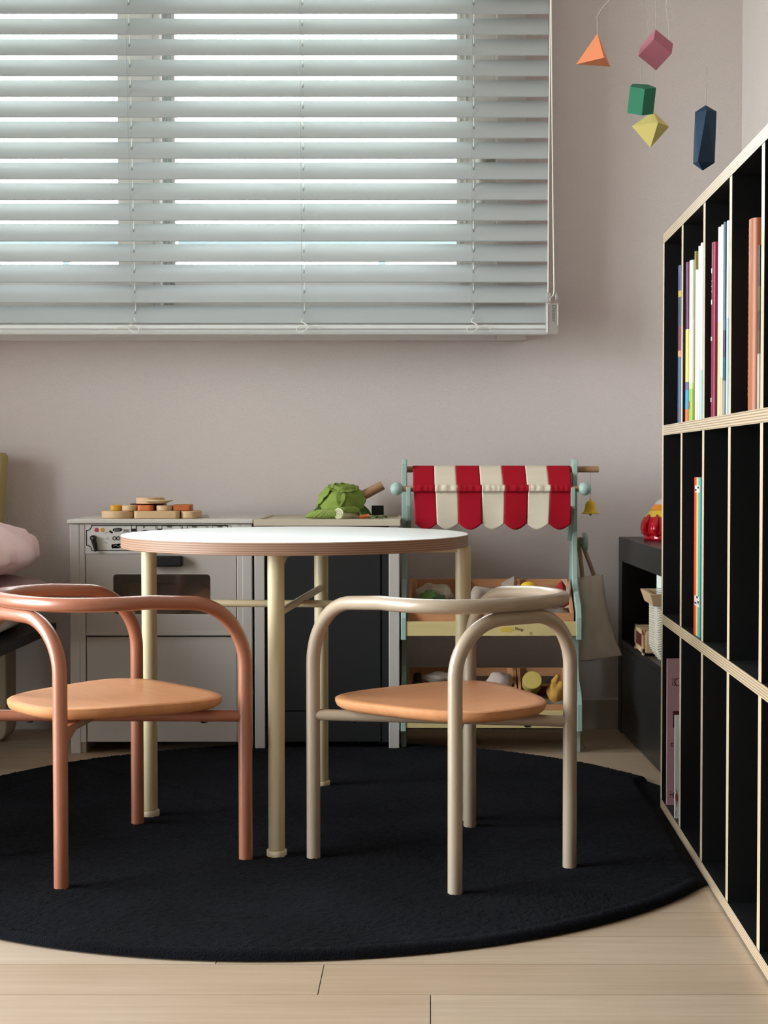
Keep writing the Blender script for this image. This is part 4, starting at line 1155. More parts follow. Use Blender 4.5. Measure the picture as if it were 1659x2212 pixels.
lab_row = [['wooden crate with green leaves and crumpled cloth, upper shelf of market stall', 'wooden crate with beige cloth roll, upper shelf of market stall', 'wooden crate with lemon and red pouch, upper shelf of market stall'],
           ['wooden crate with dark bottle, lower shelf of market stall', 'wooden crate with pale onion, lower shelf of market stall', 'wooden crate with yellow felt cheese, lower shelf of market stall']]
first = None
zrow = [at(1000, 1343, 3.242).z - 0.0005, at(1000, 1540, 3.224).z]
zrow = [at(1000, 1374, 3.242).z + 0.0125, at(1000, 1573, 3.224).z + 0.0125]
crates = {}
for r_ in range(2):
    for k in range(3):
        loc = (cx3[k], (3.262 if r_ == 0 else 3.244), zrow[r_] + (0.010 if r_ == 0 else 0.008))
        loc = (loc[0], loc[1], zrow[r_])
        if first is None:
            first = thing('wooden_crate', lab_row[r_][k], 'crate', loc, 0, 'crates of play food on the stall', local=True); crate_mesh(first); o = first
        else:
            o = first.copy(); C.objects.link(o); o.location = loc; o['label'] = lab_row[r_][k]
            for ch in list(first.children):
                c = ch.copy(); C.objects.link(c); c.parent = o
        crates[(r_, k)] = Vector(loc)
def cloth_blob(name, c, s, seed, m, label, cat='cloth', amp=0.45):
    b = MB(); blob(b, c, s, seed, amp, 30); return solo(name, b, m, label, cat, smooth=40)
M_cl1 = mat('oatmeal_cloth', '#a89a88', 0.95, 0.1, bump=0.4, bscale=400)
M_cl2 = mat('greige_cloth', '#b5a69a', 0.95, 0.1, bump=0.4, bscale=400)
c = crates[(0, 0)]
cloth_blob('crumpled_cloth', c + Vector((-0.004, 0.072, 0.066)), (0.042, 0.022, 0.024), 3.1, M_cl1, 'crumpled oatmeal cloth behind the green leaves in a stall crate')
def felt_sprig(px_, py_, Y, m, label, s=0.016):
    p = at(px_, py_, Y); b = MB()
    poly = []
    for k in range(40):
        a = 2 * PI * k / 40; r_ = s * (1 + 0.14 * math.cos(a * 7)); poly.append((p.x + r_ * math.cos(a), p.z + r_ * 0.8 * math.sin(a)))
    b.prism(poly, Y, Y + 0.004, 'y'); b.tube([(p.x, Y + 0.002, p.z - s * 0.6), (p.x + 0.004, Y + 0.006, p.z - s * 2.0)], 0.0022, 8)
    return solo('felt_leaf', b, m, label, 'toy leaf', bevel=0.001)
felt_sprig(926, 1290, 3.300, mat('mid_green_felt', '#5f8440', 0.95), 'light green scalloped felt leaf in the stall crate', 0.018)
felt_sprig(950, 1296, 3.295, mat('deep_green_felt', '#33492a', 0.95), 'dark green scalloped felt leaf beside the light one', 0.015)
b = MB(); q0 = crates[(0, 1)]
b.tube([q0 + Vector((-0.034, 0.050, 0.050)), q0 + Vector((-0.026, 0.068, 0.070)), q0 + Vector((0.010, 0.086, 0.064))], [0.016, 0.017, 0.016], 18); 
solo('cloth_roll', b, M_cl2, 'rolled beige cloth lying in the middle upper crate', 'cloth')
b = MB(); p = at(1105, 1250, 3.345); b.prism([(p.x - 0.022, p.z - 0.010), (p.x + 0.002, p.z + 0.004), (p.x + 0.005, p.z + 0.006), (p.x + 0.004, p.z - 0.03), (p.x - 0.02, p.z - 0.03)], 3.342, 3.345, 'y')
solo('paper_packet', b, M_cl2, 'beige packet corner standing in the middle upper crate', 'packet')
q0 = crates[(0, 2)]
b = MB(); p = at(1142, 1263, 3.325); b.sphere((p.x, 3.325, p.z - 0.004), 0.014, 24, sq=(1.25, 0.9, 0.8)); b.sphere((p.x + 0.017, 3.325, p.z - 0.006), 0.004, 10)
solo('toy_lemon', b, mat('lemon_yellow', '#dbb016', 0.6), 'yellow toy lemon in the upper crate nearest the bag', 'toy fruit', smooth=60)
b = MB()
pts = [at(*q, 3.315) for q in ((1196, 1272), (1213, 1253), (1222, 1266), (1228, 1290), (1232, 1306), (1222, 1312), (1205, 1312))]
def pouchf(u, v):
    i = u * len(pts); k = int(i) % len(pts); t = i - int(i); c0 = sum(pts, Vector()) / len(pts)
    e = pts[k].lerp(pts[(k + 1) % len(pts)], t); q = c0.lerp(e, math.sin(v * PI)); return (q.x, 3.315 + 0.010 * math.cos(v * PI), q.z)
b.grid(pouchf, 42, 15, wrap_u=True); pc = solo('red_pouch', b, mat('red_felt', '#8f1f20', 0.95), 'red felt pouch with ragged white lining in the upper crate', 'pouch')
b = MB()
for q in (((1214, 1254), (1224, 1250), (1221, 1264)), ((1222, 1275), (1231, 1252), (1230, 1280), (1226, 1288)), ((1218, 1312), (1232, 1304), (1234, 1310), (1224, 1313))):
    pp = [at(x, y_, 3.31) for x, y_ in q]; b.prism([(p.x, p.z) for p in pp], 3.304, 3.307, 'y')
mesh_obj('ragged_lining', b, M_cl2, parent=pc, smooth=0)
# lower row
c = crates[(1, 0)]
cloth_blob('crumpled_cloth', c + Vector((0.004, 0.068, 0.082)), (0.034, 0.020, 0.012), 5.3, M_cl2, 'pale cloth lying over dark fabric in the lower crate', amp=0.25)
cloth_blob('dark_fabric', c + Vector((0.006, 0.056, 0.058)), (0.036, 0.022, 0.015), 8.3, mat('navy_fabric', '#20303c', 0.9), 'dark navy fabric bundle in the lower crate', amp=0.3)
b = MB(); q = c + Vector((-0.040, 0.062, 0.038)); b.lathe([(0.007, 0), (0.0075, 0.002), (0.0075, 0.036)], 18, q); b.lathe([(0.0078, 0.036), (0.0078, 0.052), (0.004, 0.056)], 18, q, mi=1)
solo('toy_bottle', b, [mat('green_bottle', '#4f6a52', 0.4), M_black], 'small green toy bottle with black cap in the lower crate', 'toy bottle')
c = crates[(1, 1)]
b = MB(); blob(b, c + Vector((0.022, 0.064, 0.072)), (0.029, 0.024, 0.023), 2.2, 0.2, 26); solo('toy_onion', b, mat('onion_cloth', '#b3a097', 0.9), 'pale puffy toy onion in the middle lower crate', 'toy vegetable', smooth=60)
b = MB(); b.sphere(c + Vector((0.032, 0.036, 0.050)), 0.0145, 20, sq=(1.2, 1, 0.8)); solo('toy_potato', b, mat('potato_brown', '#9a7152', 0.8), 'small brown toy potato in front of the pale onion', 'toy vegetable', smooth=60)
c = crates[(1, 2)]
b = MB(); b.M = Matrix.Translation(c + Vector((-0.029, 0.046, 0.074))) @ Matrix.Rotation(math.radians(62), 4, 'X')
b.lathe([(0.0185, -0.032), (0.0205, -0.028), (0.0215, 0.010), (0.0205, 0.0165), (0.019, 0.0175)], 28)
b2 = MB(b.M); b2.lathe([(0.0200, 0.0172), (0.0195, 0.0182), (0.001, 0.0184)], 28, mi=1)
b.add([], []); M_ = b.M; b.M = Matrix(); b.add(b2.v, b2.f, b2.m)
solo('felt_cheese', b, [mat('olive_yellow_felt', '#94803c', 0.95), mat('pale_yellow_felt', '#c4ab5c', 0.95, var=0.3, vscale=200)], 'yellow felt cylinder with pale cut face in the lower crate', 'toy food', smooth=45)
b = MB(); q = c + Vector((0.024, 0.046, 0.056)); blob(b, q, (0.020, 0.018, 0.026), 4.4, 0.35, 22); b.tube([q + Vector((-0.004, 0, 0.018)), q + Vector((0.004, -0.002, 0.035))], [0.010, 0.004], 12)
solo('toy_squash', b, mat('ochre_felt', '#b8893c', 0.9), 'ochre toy squash in the lower crate beside yellow cylinder', 'toy vegetable', smooth=60)
b = MB(); b.box(c.x - 0.012, c.x + 0.04, c.y + 0.082, c.y + 0.098, c.z + 0.009, c.z + 0.060); solo('red_toy_box', b, mat('brick_red_paper', '#7a241c', 0.7), 'dark red toy carton at the back of the lower crate', 'toy carton', bevel=0.001)

# ------------------------------------------------------------------ low black unit by the right wall
LX0 = at(1336, 1300, 3.545).x
low = thing('low_black_cabinet', 'low black open cabinet in the corner behind the bookshelf', 'cabinet', (LX0, 3.545, 0), 0.039, local=True)
LL, LD, LH, th = 0.765, 0.225, 0.447, 0.05
b = MB(); b.box(0, LD, -LL, 0, LH - 0.054, LH); mesh_obj('top', b, M_lowblk, parent=low, smooth=0, bevel=0.001)
b = MB(); b.box(0, LD, -0.046, 0, 0, LH - 0.054); mesh_obj('side_panel', b, M_lowblk, parent=low, smooth=0, bevel=0.001)
b = MB(); b.box(0, LD, -LL, -LL + 0.046, 0, LH - 0.054); mesh_obj('side_panel', b, M_lowblk, parent=low, smooth=0, bevel=0.001)
b = MB(); b.box(0.001, LD, -LL + 0.046, -0.046, 0.200, 0.214); mesh_obj('shelf', b, M_lowblk, parent=low, smooth=0)
b = MB(); b.box(0.001, 0.018, -LL + 0.047, -0.047, 0.004, 0.199); mesh_obj('drawer_front', b, M_lowblk, parent=low, smooth=0, bevel=0.001)
b = MB(); b.box(LD - 0.008, LD, -LL + 0.046, -0.046, 0.0, LH - 0.054); mesh_obj('back_panel', b, M_lowblk, parent=low, smooth=0)
# red plastic toy on it
Yt = 3.40; zt2 = LH + 0.0005; tcx = 0.518
toy = thing('red_toy_pot', 'shiny red plastic toy with yellow and orange top on black cabinet', 'toy', (tcx, Yt, zt2))
def poly_lathe(prof, n_, sqz=1.0, rot=0.0):
    b = MB(Matrix.Translation((tcx, Yt, 0)) @ Matrix.Rotation(rot, 4, 'Z') @ Matrix.Diagonal((1, sqz, 1, 1))); b.lathe(prof, n_); return b
mesh_obj('body', poly_lathe([(0.044, zt2), (0.047, zt2 + 0.004), (0.046, zt2 + 0.010), (0.0515, zt2 + 0.014), (0.054, zt2 + 0.024), (0.052, zt2 + 0.038), (0.046, zt2 + 0.050), (0.040, zt2 + 0.052)], 40), mat('glossy_red_plastic', '#b3101f', 0.15, 0.6), parent=toy)
mesh_obj('yellow_tier', poly_lathe([(0.0425, zt2 + 0.046), (0.043, zt2 + 0.053), (0.034, zt2 + 0.064), (0.030, zt2 + 0.066)], 40), mat('glossy_yellow_plastic', '#d9b53a', 0.15, 0.6), parent=toy)
mesh_obj('orange_tier', poly_lathe([(0.032, zt2 + 0.062), (0.0325, zt2 + 0.068), (0.024, zt2 + 0.078), (0.018, zt2 + 0.080)], 40), mat('glossy_orange_plastic', '#d98420', 0.15, 0.6), parent=toy)
mesh_obj('clear_cap', poly_lathe([(0.024, zt2 + 0.077), (0.019, zt2 + 0.084), (0.010, zt2 + 0.090), (0.001, zt2 + 0.092)], 30), mat('milky_plastic', '#b9b2aa', 0.2, 0.5), parent=toy)
b = MB()
for a in (-2.6, -2.1, -1.6, -1.1):
    d = Vector((math.cos(a), math.sin(a), 0)); p = Vector((tcx, Yt, 0))
    b.tube([p + d * 0.047 + Vector((0, 0, zt2 + 0.010)), p + d * 0.056 + Vector((0, 0, zt2 + 0.026)), p + d * 0.0525 + Vector((0, 0, zt2 + 0.042)), p + d * 0.044 + Vector((0, 0, zt2 + 0.056))], [0.004, 0.007, 0.007, 0.002], 10)
mesh_obj('moulded_petal', b, MATS['glossy_red_plastic'], parent=toy)
b = MB(); d = Vector((math.cos(-2.75), math.sin(-2.75), 0)); p = Vector((tcx, Yt, zt2 + 0.031)) + d * 0.0535; b.M = Matrix.Translation(p) @ Matrix.Rotation(-2.75, 4, 'Z'); b.box(-0.004, 0.002, -0.006, 0.006, -0.004, 0.004); mesh_obj('slot', b, mat('dark_red_slot', '#5a0505', 0.4), parent=toy, smooth=0)
# basket with wooden rim, booklet and wooden toy box in the open bay
zb_ = 0.2145
bk = thing('ribbed_basket', 'ribbed pale basket with square wooden rim in the open black cabinet', 'basket', (0.505, 3.125, zb_))
X0b, X1b, Y0b, Y1b = 0.436, 0.556, 3.055, 3.195
b = MB(); zr0, zr1 = 0.331, 0.356
o_ = [(X0b, Y0b), (X1b, Y0b), (X1b, Y1b), (X0b, Y1b)]
def rim_ring(x0, x1, y0, y1): return [(x0, y0), (x1, y0), (x1, y1), (x0, y1)]
lo = rim_ring(X0b + 0.008, X1b - 0.008, Y0b + 0.008, Y1b - 0.008); hi = rim_ring(X0b, X1b, Y0b, Y1b); hin = rim_ring(X0b + 0.010, X1b - 0.010, Y0b + 0.010, Y1b - 0.010); lin_ = rim_ring(X0b + 0.016, X1b - 0.016, Y0b + 0.016, Y1b - 0.016)
vv_ = [(x, y_, zr0) for x, y_ in lo] + [(x, y_, zr1) for x, y_ in hi] + [(x, y_, zr1) for x, y_ in hin] + [(x, y_, zr0) for x, y_ in lin_]
ff = []
for a in range(4):
    for i in range(4):
        j = (i + 1) % 4; a2 = (a + 1) % 4
        ff.append((a * 4 + i, a * 4 + j, a2 * 4 + j, a2 * 4 + i))
b.add(vv_, ff); mesh_obj('rim', b, M_pale, parent=bk, smooth=0, bevel=0.0015)
b = MB()
def body(u, v):
    z_ = zb_ + (zr0 + 0.004 - zb_) * v; t = min(1, v / 0.30); s_ = 0.62 + 0.38 * math.sin(t * PI / 2)
    th_ = 2 * PI * u; ex = 0.35
    cc, ss = math.cos(th_), math.sin(th_)
    x_ = math.copysign(abs(cc) ** ex, cc); y_ = math.copysign(abs(ss) ** ex, ss)
    rib = 0.0009 * math.sin(z_ * 2 * PI / 0.0048)
    return (0.499 + x_ * (0.049 * s_ + rib), 3.125 + y_ * (0.057 * s_ + rib), z_ + 0.002 * math.sin(th_ * 6))
b.grid(body, 64, 110, wrap_u=True); b.box(0.47, 0.528, 3.095, 3.155, zb_, zb_ + 0.002)
mesh_obj('ribbed_body', b, mat('ribbed_plastic', '#cfc6b2', 0.5, 0.4, var=0.6, vscale=14, col2='#c2b6ae'), parent=bk, smooth=60)
bt = thing('white_booklet', 'white booklet standing in the wood-rimmed basket', 'booklet', (0.50, 3.12, 0.31))
b = MB(); b.prism([(0.463, 3.145), (0.492, 3.10), (0.532, 3.095), (0.532, 3.10), (0.494, 3.106), (0.468, 3.149)], 0.31, 0.396, 'z'); mesh_obj('cover', b, mat('booklet_white', '#d9dcd6', 0.5), parent=bt, smooth=0)
b = MB()
for k in range(3): b.prism([(0.462, 3.1445), (0.4915, 3.0985), (0.4925, 3.0995), (0.463, 3.1455)], 0.353 + k * 0.0035, 0.3542 + k * 0.0035, 'z')
mesh_obj('printed_lines', b, mat('grey_ink', '#6b6560', 0.6), parent=bt, smooth=0)
xb0 = 0.443
tb = thing('wooden_toy_radio', 'little wooden box toy with dark red screen in the black cabinet', 'wooden toy', (xb0 + 0.05, 3.27, zb_))
b = MB(); b.box(xb0 + 0.004, xb0 + 0.08, 3.205, 3.335, zb_ + 0.004, zb_ + 0.052); mesh_obj('case', b, M_pale, parent=tb, bevel=0.004)
b = MB(); b.box(xb0, xb0 + 0.005, 3.205, 3.335, zb_ + 0.042, zb_ + 0.053); b.box(xb0, xb0 + 0.005, 3.205, 3.335, zb_ + 0.004, zb_ + 0.015); b.box(xb0, xb0 + 0.005, 3.205, 3.218, zb_, zb_ + 0.053); b.box(xb0, xb0 + 0.005, 3.318, 3.335, zb_, zb_ + 0.053)
mesh_obj('front_frame', b, M_pale, parent=tb, smooth=0, bevel=0.001)
b = MB(); b.box(xb0 + 0.002, xb0 + 0.0045, 3.217, 3.319, zb_ + 0.014, zb_ + 0.043); mesh_obj('screen', b, mat('dark_red_screen', '#5c1512', 0.3), parent=tb, smooth=0)

# ------------------------------------------------------------------ bookshelf
SH = -0.011
YF, PT, PW = 2.726, 0.018, 0.2127
shf = thing('bookshelf', 'tall black bookshelf with pale plywood edges along the right wall', 'bookshelf', (0.4099, YF, 0.0035), SH, local=True)
NC = 6; Lx = PT + PW * NC; SD = 0.275
ZB = [0.0, 0.3295, 0.6620, 0.9985]
MS = [M_blacklam, M_plyedge, M_plyv]
# box faces: bottom, top, front(-y), back(+y), left(-x), right
b = MB(); b.box(0, SD, -Lx, 0, ZB[3], ZB[3] + 0.0175, [0, 0, 1, 1, 1, 0]); mesh_obj('top_board', b, MS, parent=shf, smooth=0)
for k in range(3):
    b = MB(); b.box(0, SD, -Lx, -PT - 0.0002 if k else 0, ZB[k], ZB[k] + 0.0175, [0, 0, 1, 1, 1, 0]); mesh_obj('shelf', b, MS, parent=shf, smooth=0)
b = MB(); b.box(0, SD, -PT, 0, 0.0177, ZB[3] - 0.0002, [0, 0, 0, 0, 2, 0]); mesh_obj('end_panel', b, MS, parent=shf, smooth=0)
for r_ in range(3):
    z0, z1 = ZB[r_] + 0.0177, ZB[r_ + 1] - 0.0002
    for k in range(1, NC + 1):
        y0 = -(k * PW); b = MB(); b.box(0.0006, SD - 0.006, y0 - PT, y0, z0, z1, [0, 0, 0, 0, 2, 0]); mesh_obj('divider', b, MS, parent=shf, smooth=0)
b = MB(); b.box(SD - 0.005, SD - 0.001, -Lx + 0.001, -PT, 0.018, ZB[3] - 0.001); mesh_obj('back_panel', b, M_blacklam, parent=shf, smooth=0)
M_shelfM = Matrix.Translation(shf.location) @ Matrix.Rotation(SH, 4, 'Z')

def yfront(px_, x=0.0):
    """distance along the shelf (local -y) of the point of its front plane (set back by x) seen in column px_"""
    u = (px_ - CX) / F
    # world X = 0.4099 + cos*x - sin(SH)*yl ; world Y = YF + sin(SH)*x + cos*yl
    c_, s_ = math.cos(SH), math.sin(SH)
    cp = 1.0
    # X = u*Y
    return (u * (YF + s_ * x) - 0.4099 - c_ * x) / (-s_ - u * c_)
def book(pa, pb, top, row, label, bands, depth=0.20, setback=0.004, group=None, thick=0.0016, marks=None, rnd=0.35, zbase=None):
    """pa, pb: the columns between which the spine shows; top: pixel row of its top"""
    ya, yb = yfront(pa, setback), yfront(pb, setback)      # ya nearer 0 (far), yb more negative (near)
    ym = (ya + yb) / 2
    Yw = YF + ym
    z0 = ZB[row] + 0.0178
    zt = at((pa + pb) / 2, top, Yw).z - 0.0035
    h = zt - z0
    root = thing('book', label, 'book', tuple(M_shelfM @ Vector((setback + depth / 2, ym, z0))), SH, group, local=True)
    W = abs(ya - yb) - 0.0006; hw = W / 2; ox_ = -depth / 2
    n_ = 6; outer = []; inner = []
    for k in range(n_ + 1):
        a = -PI / 2 + PI * k / n_
        outer.append((ox_ + (1 - math.cos(a)) * hw * rnd, hw * math.sin(a)))
    outer = [(ox_ + depth, -hw)] + outer + [(ox_ + depth, hw)]
    hi_ = hw - thick
    for k in range(n_ + 1):
        a = PI / 2 - PI * k / n_
        inner.append((ox_ + thick + (1 - math.cos(a)) * hi_ * rnd, hi_ * math.sin(a)))
    inner = [(ox_ + depth, hi_)] + inner + [(ox_ + depth, -hi_)]
    poly = outer + inner
    b = MB(); mats = []
    zc_ = 0.0
    for frac, colr in bands:
        if colr not in mats: mats.append(colr)
        b.prism(poly, zc_, frac * h, 'z', mats.index(colr)); zc_ = frac * h
    # drop the internal cap faces between bands
    mesh_obj('cover', b, [flat(c_, 0.4) for c_ in mats], parent=root, smooth=40)
    b = MB(); b.box(ox_ + thick + hi_ * rnd, ox_ + depth - 0.003, -hi_, hi_, 0.003, h - 0.003); mesh_obj('pages', b, flat('#d8d2c2', 0.8), parent=root, smooth=0)
    if marks:
        colr, ms = marks; b = MB()
        for zc0, hh, ww in ms: b.box(ox_ - 0.0004 + hw * rnd * 0.0, ox_ + 0.0005, -W * ww / 2, W * ww / 2, zc0 * h - hh / 2, zc0 * h + hh / 2)
        mesh_obj('spine_print', b, flat(colr, 0.5), parent=root, smooth=0)
    return root
book(1461.5, 1465, 574, 2, 'slim dark blue patterned book, alone in the top far compartment', [(0.10, '#4a4c6e'), (0.42, '#2f567c'), (0.46, '#c98a62'), (0.62, '#6b1f45'), (0.80, '#2b3550'), (0.84, '#b89a3a'), (1.0, '#3c3f72')])
G2 = 'books in the second top compartment'
book(1478, 1481.2, 567, 2, 'purple book with yellow and blue bands at its spine', [(0.08, '#cf6a46'), (0.20, '#3d8fc0'), (0.25, '#6a5a8a'), (0.58, '#d8bf6a'), (1.0, '#5f2550')], group=G2)
book(1485, 1490, 563, 2, 'thick off-white book with green foot, beside purple book', [(0.20, '#8fae4a'), (0.24, '#b6c48a'), (0.63, '#cfcabc'), (1.0, '#bfc0b4')], group=G2, marks=('#a84a22', [(0.10, 0.012, 0.3)]))
book(1497, 1499, 543, 2, 'tall slim olive book behind white ones', [(1.0, '#7d6f30')], group=G2)
book(1499.3, 1502, 583, 2, 'short cream white book in front of the olive one', [(0.12, '#d9d2b8'), (1.0, '#e6e5dc')], group=G2)
book(1505.2, 1507.6, 532, 2, 'slim white book with faint pink print', [(0.5, '#ddc6c4'), (1.0, '#e6e2e0')], group=G2)
book(1510, 1512.6, 525, 2, 'slim white and pale blue book against the divider', [(0.28, '#9cc4c4'), (0.60, '#dfe9ee'), (1.0, '#e3e6ea')], group=G2)
G3 = 'books in the third top compartment'
book(1532.5, 1538, 524, 2, 'thick maroon book with small silver marks on its spine', [(1.0, '#7c0f35')], group=G3, marks=('#c9b7b9', [(0.84, 0.007, 0.35), (0.66, 0.007, 0.35), (0.45, 0.006, 0.35), (0.10, 0.006, 0.35), (0.75, 0.0015, 0.2), (0.72, 0.0015, 0.2), (0.78, 0.0015, 0.2)]))
book(1547, 1550.8, 491, 2, 'pale yellow book next to the maroon book', [(0.42, '#b4bf86'), (0.5, '#d5d19a'), (1.0, '#e8e3c6')], group=G3)
book(1553.4, 1556.5, 486, 2, 'white book with peach foot', [(0.2, '#d9aa92'), (1.0, '#e9e6dd')], group=G3)
book(1558.8, 1561.6, 480, 2, 'slate teal book between white ones', [(0.18, '#8a8a82'), (0.30, '#1f4a52'), (0.44, '#2b2230'), (0.5, '#54606a'), (1.0, '#3f5660')], group=G3)
book(1566.2, 1568.6, 477, 2, 'pale sky-blue and white book beside the third divider', [(0.5, '#a9c6dc'), (1.0, '#e9ecee')], group=G3)
br = book(1609.5, 1621, 474, 2, 'thick brown book with stitched-looking spine marks', [(1.0, '#a15c38')], marks=None, rnd=0.5, depth=0.22)
b = MB()
W_ = abs(yfront(1609.5, 0.004) - yfront(1621, 0.004)) / 2
for k in range(29):
    if k % 6 == 5: continue
    z_ = 0.02 + k * 0.0075; b.box(-0.1090, -0.1060, W_ * 0.55, W_ * 0.66, z_, z_ + 0.0035)
mesh_obj('spine_print', b, flat('#35190f', 0.6), parent=br, smooth=0)
book(1632.4, 1636, 530, 2, 'dark brown patterned book with grey foot, nearest in the top row', [(0.34, '#a89c92'), (0.48, '#4a3a26'), (0.6, '#38241a'), (0.75, '#4a432c'), (1.0, '#2e1f18')], setback=0.006)
book(1500.5, 1514.8, 1031, 1, 'rainbow-striped book standing alone in the middle row', [(1.0, '#c4452f')], rnd=0.15)
rb_ = [o for o in bpy.data.objects if o.get('label', '').startswith('rainbow')][0]
ya, yb = yfront(1500.5, 0.004), yfront(1514.8, 0.004); W = abs(ya - yb)
hh = at(1507, 1031, YF + (ya + yb) / 2).z - 0.0035 - ZB[1] - 0.0178
sc = [('#c2342c', 0.30), ('#d9803a', 0.12), ('#dcc55a', 0.14), ('#8fb070', 0.12), ('#3f9aa0', 0.32)]
y_ = W / 2 - 0.0006
for colr, fr_ in sc:
    b = MB(); b.box(-0.1006, -0.0980, y_ - W * fr_ * 0.97, y_, 0.0002, hh - 0.0002); mesh_obj('spine_stripe', b, flat(colr, 0.45), parent=rb_, smooth=0); y_ -= W * fr_ * 0.97
b = MB()
for zc0, s_ in ((0.925, 0.010), (0.905, 0.008), (0.225, 0.012), (0.19, 0.010), (0.205, 0.008)):
    b.box(-0.1012, -0.1004, -W * 0.38, W * 0.32, hh * zc0, hh * zc0 + s_ * 0.55)
mesh_obj('spine_print', b, flat('#cfc4bc', 0.5), parent=rb_, smooth=0)
b = MB()
for zc0, y0 in ((0.93, -0.3), (0.912, 0.1), (0.24, -0.2), (0.2, 0.05), (0.215, -0.35)):
    b.box(-0.1016, -0.1008, W * y0, W * (y0 + 0.22), hh * zc0, hh * zc0 + 0.003)
mesh_obj('spine_lettering', b, flat('#2e2a2a', 0.5), parent=rb_, smooth=0)
# bottom row: the pink picture book and the white one show their front covers to the room
pb = book(1441.2, 1443.2, 1423, 0, 'dusty pink picture book with line drawings, bottom far compartment', [(1.0, '#b98f93')], setback=0.002, rnd=0.1, depth=0.21)
def cover_draw(root, pa_, ps_, sb, depth, items, m, nm):
    ya, yb = yfront(pa_, sb), yfront(ps_, sb); hw = abs(ya - yb) / 2 - 0.0003; Yw = YF + yb
    z0 = ZB[0] + 0.0178 + 0.0035
    b = MB()
    for pts, wd in items:
        q = []
        for px_, py_ in pts:
            w_ = at(px_, py_, Yw); x0 = at(ps_, py_, Yw).x
            q.append((-depth / 2 + (w_.x - x0), -hw, w_.z - z0))
        if wd: b.tube(q, wd / 2, 5)
        else: b.prism([(p[0], p[2]) for p in q], -hw - 0.0005, -hw + 0.0002, 'y')
    mesh_obj(nm, b, m, parent=root)
cover_draw(pb, 1441.2, 1443.2, 0.002, 0.21, [([(1470, 1466), (1462, 1467), (1459, 1474), (1463, 1481), (1470, 1481)], 0.0016), ([(1459, 1473), (1455, 1474), (1455, 1480), (1459, 1481), (1461, 1476)], 0.0013),
    ([(1457, 1471), (1453, 1467)], 0.0009), ([(1460, 1470), (1456, 1464)], 0.0009), ([(1457, 1613), (1452, 1611), (1452, 1606), (1458, 1605), (1464, 1607)], 0.0016),
    ([(1466, 1706), (1459, 1712), (1457, 1720), (1462, 1727)], 0.002), ([(1457, 1716), (1449, 1716)], 0.0014), ([(1453, 1712), (1450, 1709)], 0.0010), ([(1452, 1718), (1450, 1723)], 0.0010),
    ([(1456, 1536), (1472, 1536), (1472, 1572), (1456, 1572)], 0)], M_inkbr, 'line_drawing')
wbk = book(1459.2, 1460.8, 1545, 0, 'white book with red bird drawing, in front of the pink one', [(1.0, '#d9d4d0')], setback=0.001, rnd=0.1, depth=0.19)
cover_draw(wbk, 1459.2, 1460.8, 0.001, 0.19, [([(1464, 1712), (1462, 1720), (1463, 1730), (1466, 1734), (1468, 1726), (1467, 1716)], 0)], flat('#8d4a4a', 0.6), 'bird_drawing')
cover_draw(wbk, 1459.2, 1460.8, 0.001, 0.19, [([(1463, 1706), (1466, 1712)], 0.0009), ([(1463, 1732), (1466, 1742)], 0.0009), ([(1465, 1750), (1462, 1760), (1465, 1762)], 0.0007)], M_inkbr, 'line_drawing')

# ------------------------------------------------------------------ bed at the left
EX = -0.862
bed = thing('low_bed', 'low bed with black plywood platform at the left wall side', 'bed', (-1.40, 2.7, 0))
zp1 = at(120, 1345, 3.53).z; zp0 = zp1 - 0.021
b = MB(); b.box(-1.90, EX, 2.15, 3.535, zp0, zp1); mesh_obj('platform', b, M_bedtop, parent=bed, smooth=0, bevel=0.001)
for x1_, y0_, y1_ in ((at(25, 1500, 3.42).x, 3.38, 3.46), (at(25, 1500, 3.42).x, 2.25, 2.33), (-1.72, 3.38, 3.46), (-1.72, 2.25, 2.33)):
    b = MB(); r_ = 0.03
    poly = [(x1_ - 0.09, zp0), (x1_ - 0.09, 0.0)] + [(x1_ - r_ + r_ * math.sin(a), r_ - r_ * math.cos(a)) for a in np.linspace(0, PI / 2, 8)] + [(x1_, zp0)]
    b.prism(poly, y0_, y1_, 'y'); mesh_obj('leg', b, M_bedleg, parent=bed, smooth=30, bevel=0.003)
def cushion(name, x0, x1, y0, y1, z0, z1, m, label, cat, wr, seed, bulge=0.0, ex=0.4, nu=140, nv=70, fr=9, parent=None):
    cx_, cy_, cz_ = (x0 + x1) / 2, (y0 + y1) / 2, (z0 + z1) / 2
    def fn(u, v):
        th_ = 2 * PI * u; ph = PI * v
        sp_ = lambda t: math.copysign(abs(t) ** ex, t)
        x_ = sp_(math.cos(th_)) * abs(math.sin(ph)) ** ex; y_ = sp_(math.sin(th_)) * abs(math.sin(ph)) ** ex; z_ = sp_(math.cos(ph)) if False else math.copysign(abs(math.cos(ph)) ** 0.75, math.cos(ph))
        p = Vector((cx_ + x_ * (x1 - x0) / 2, cy_ + y_ * (y1 - y0) / 2, cz_ + z_ * (z1 - z0) / 2))
        n1 = noise.noise(Vector((p.x * fr + seed, p.y * fr, p.z * fr * 1.6))); n2 = noise.noise(Vector((p.x * fr * 3, p.y * fr * 3 + seed, p.z * fr * 1.2)))
        k = wr * (n1 + 0.45 * n2 + 0.6 * (0.5 - abs(noise.noise(Vector((p.x * fr * 1.3 - seed, p.y * fr * 1.5, p.z * fr * 0.8))) * 2)))
        out = Vector((x_, y_, z_ * 0.8)); 
        if out.length > 0: out.normalize()
        q = p + out * k
        q.z = max(q.z, z0)
        return tuple(q)
    b = MB(); b.grid(fn, nu, nv, wrap_u=True)
    return solo(name, b, m, label, cat, smooth=70)
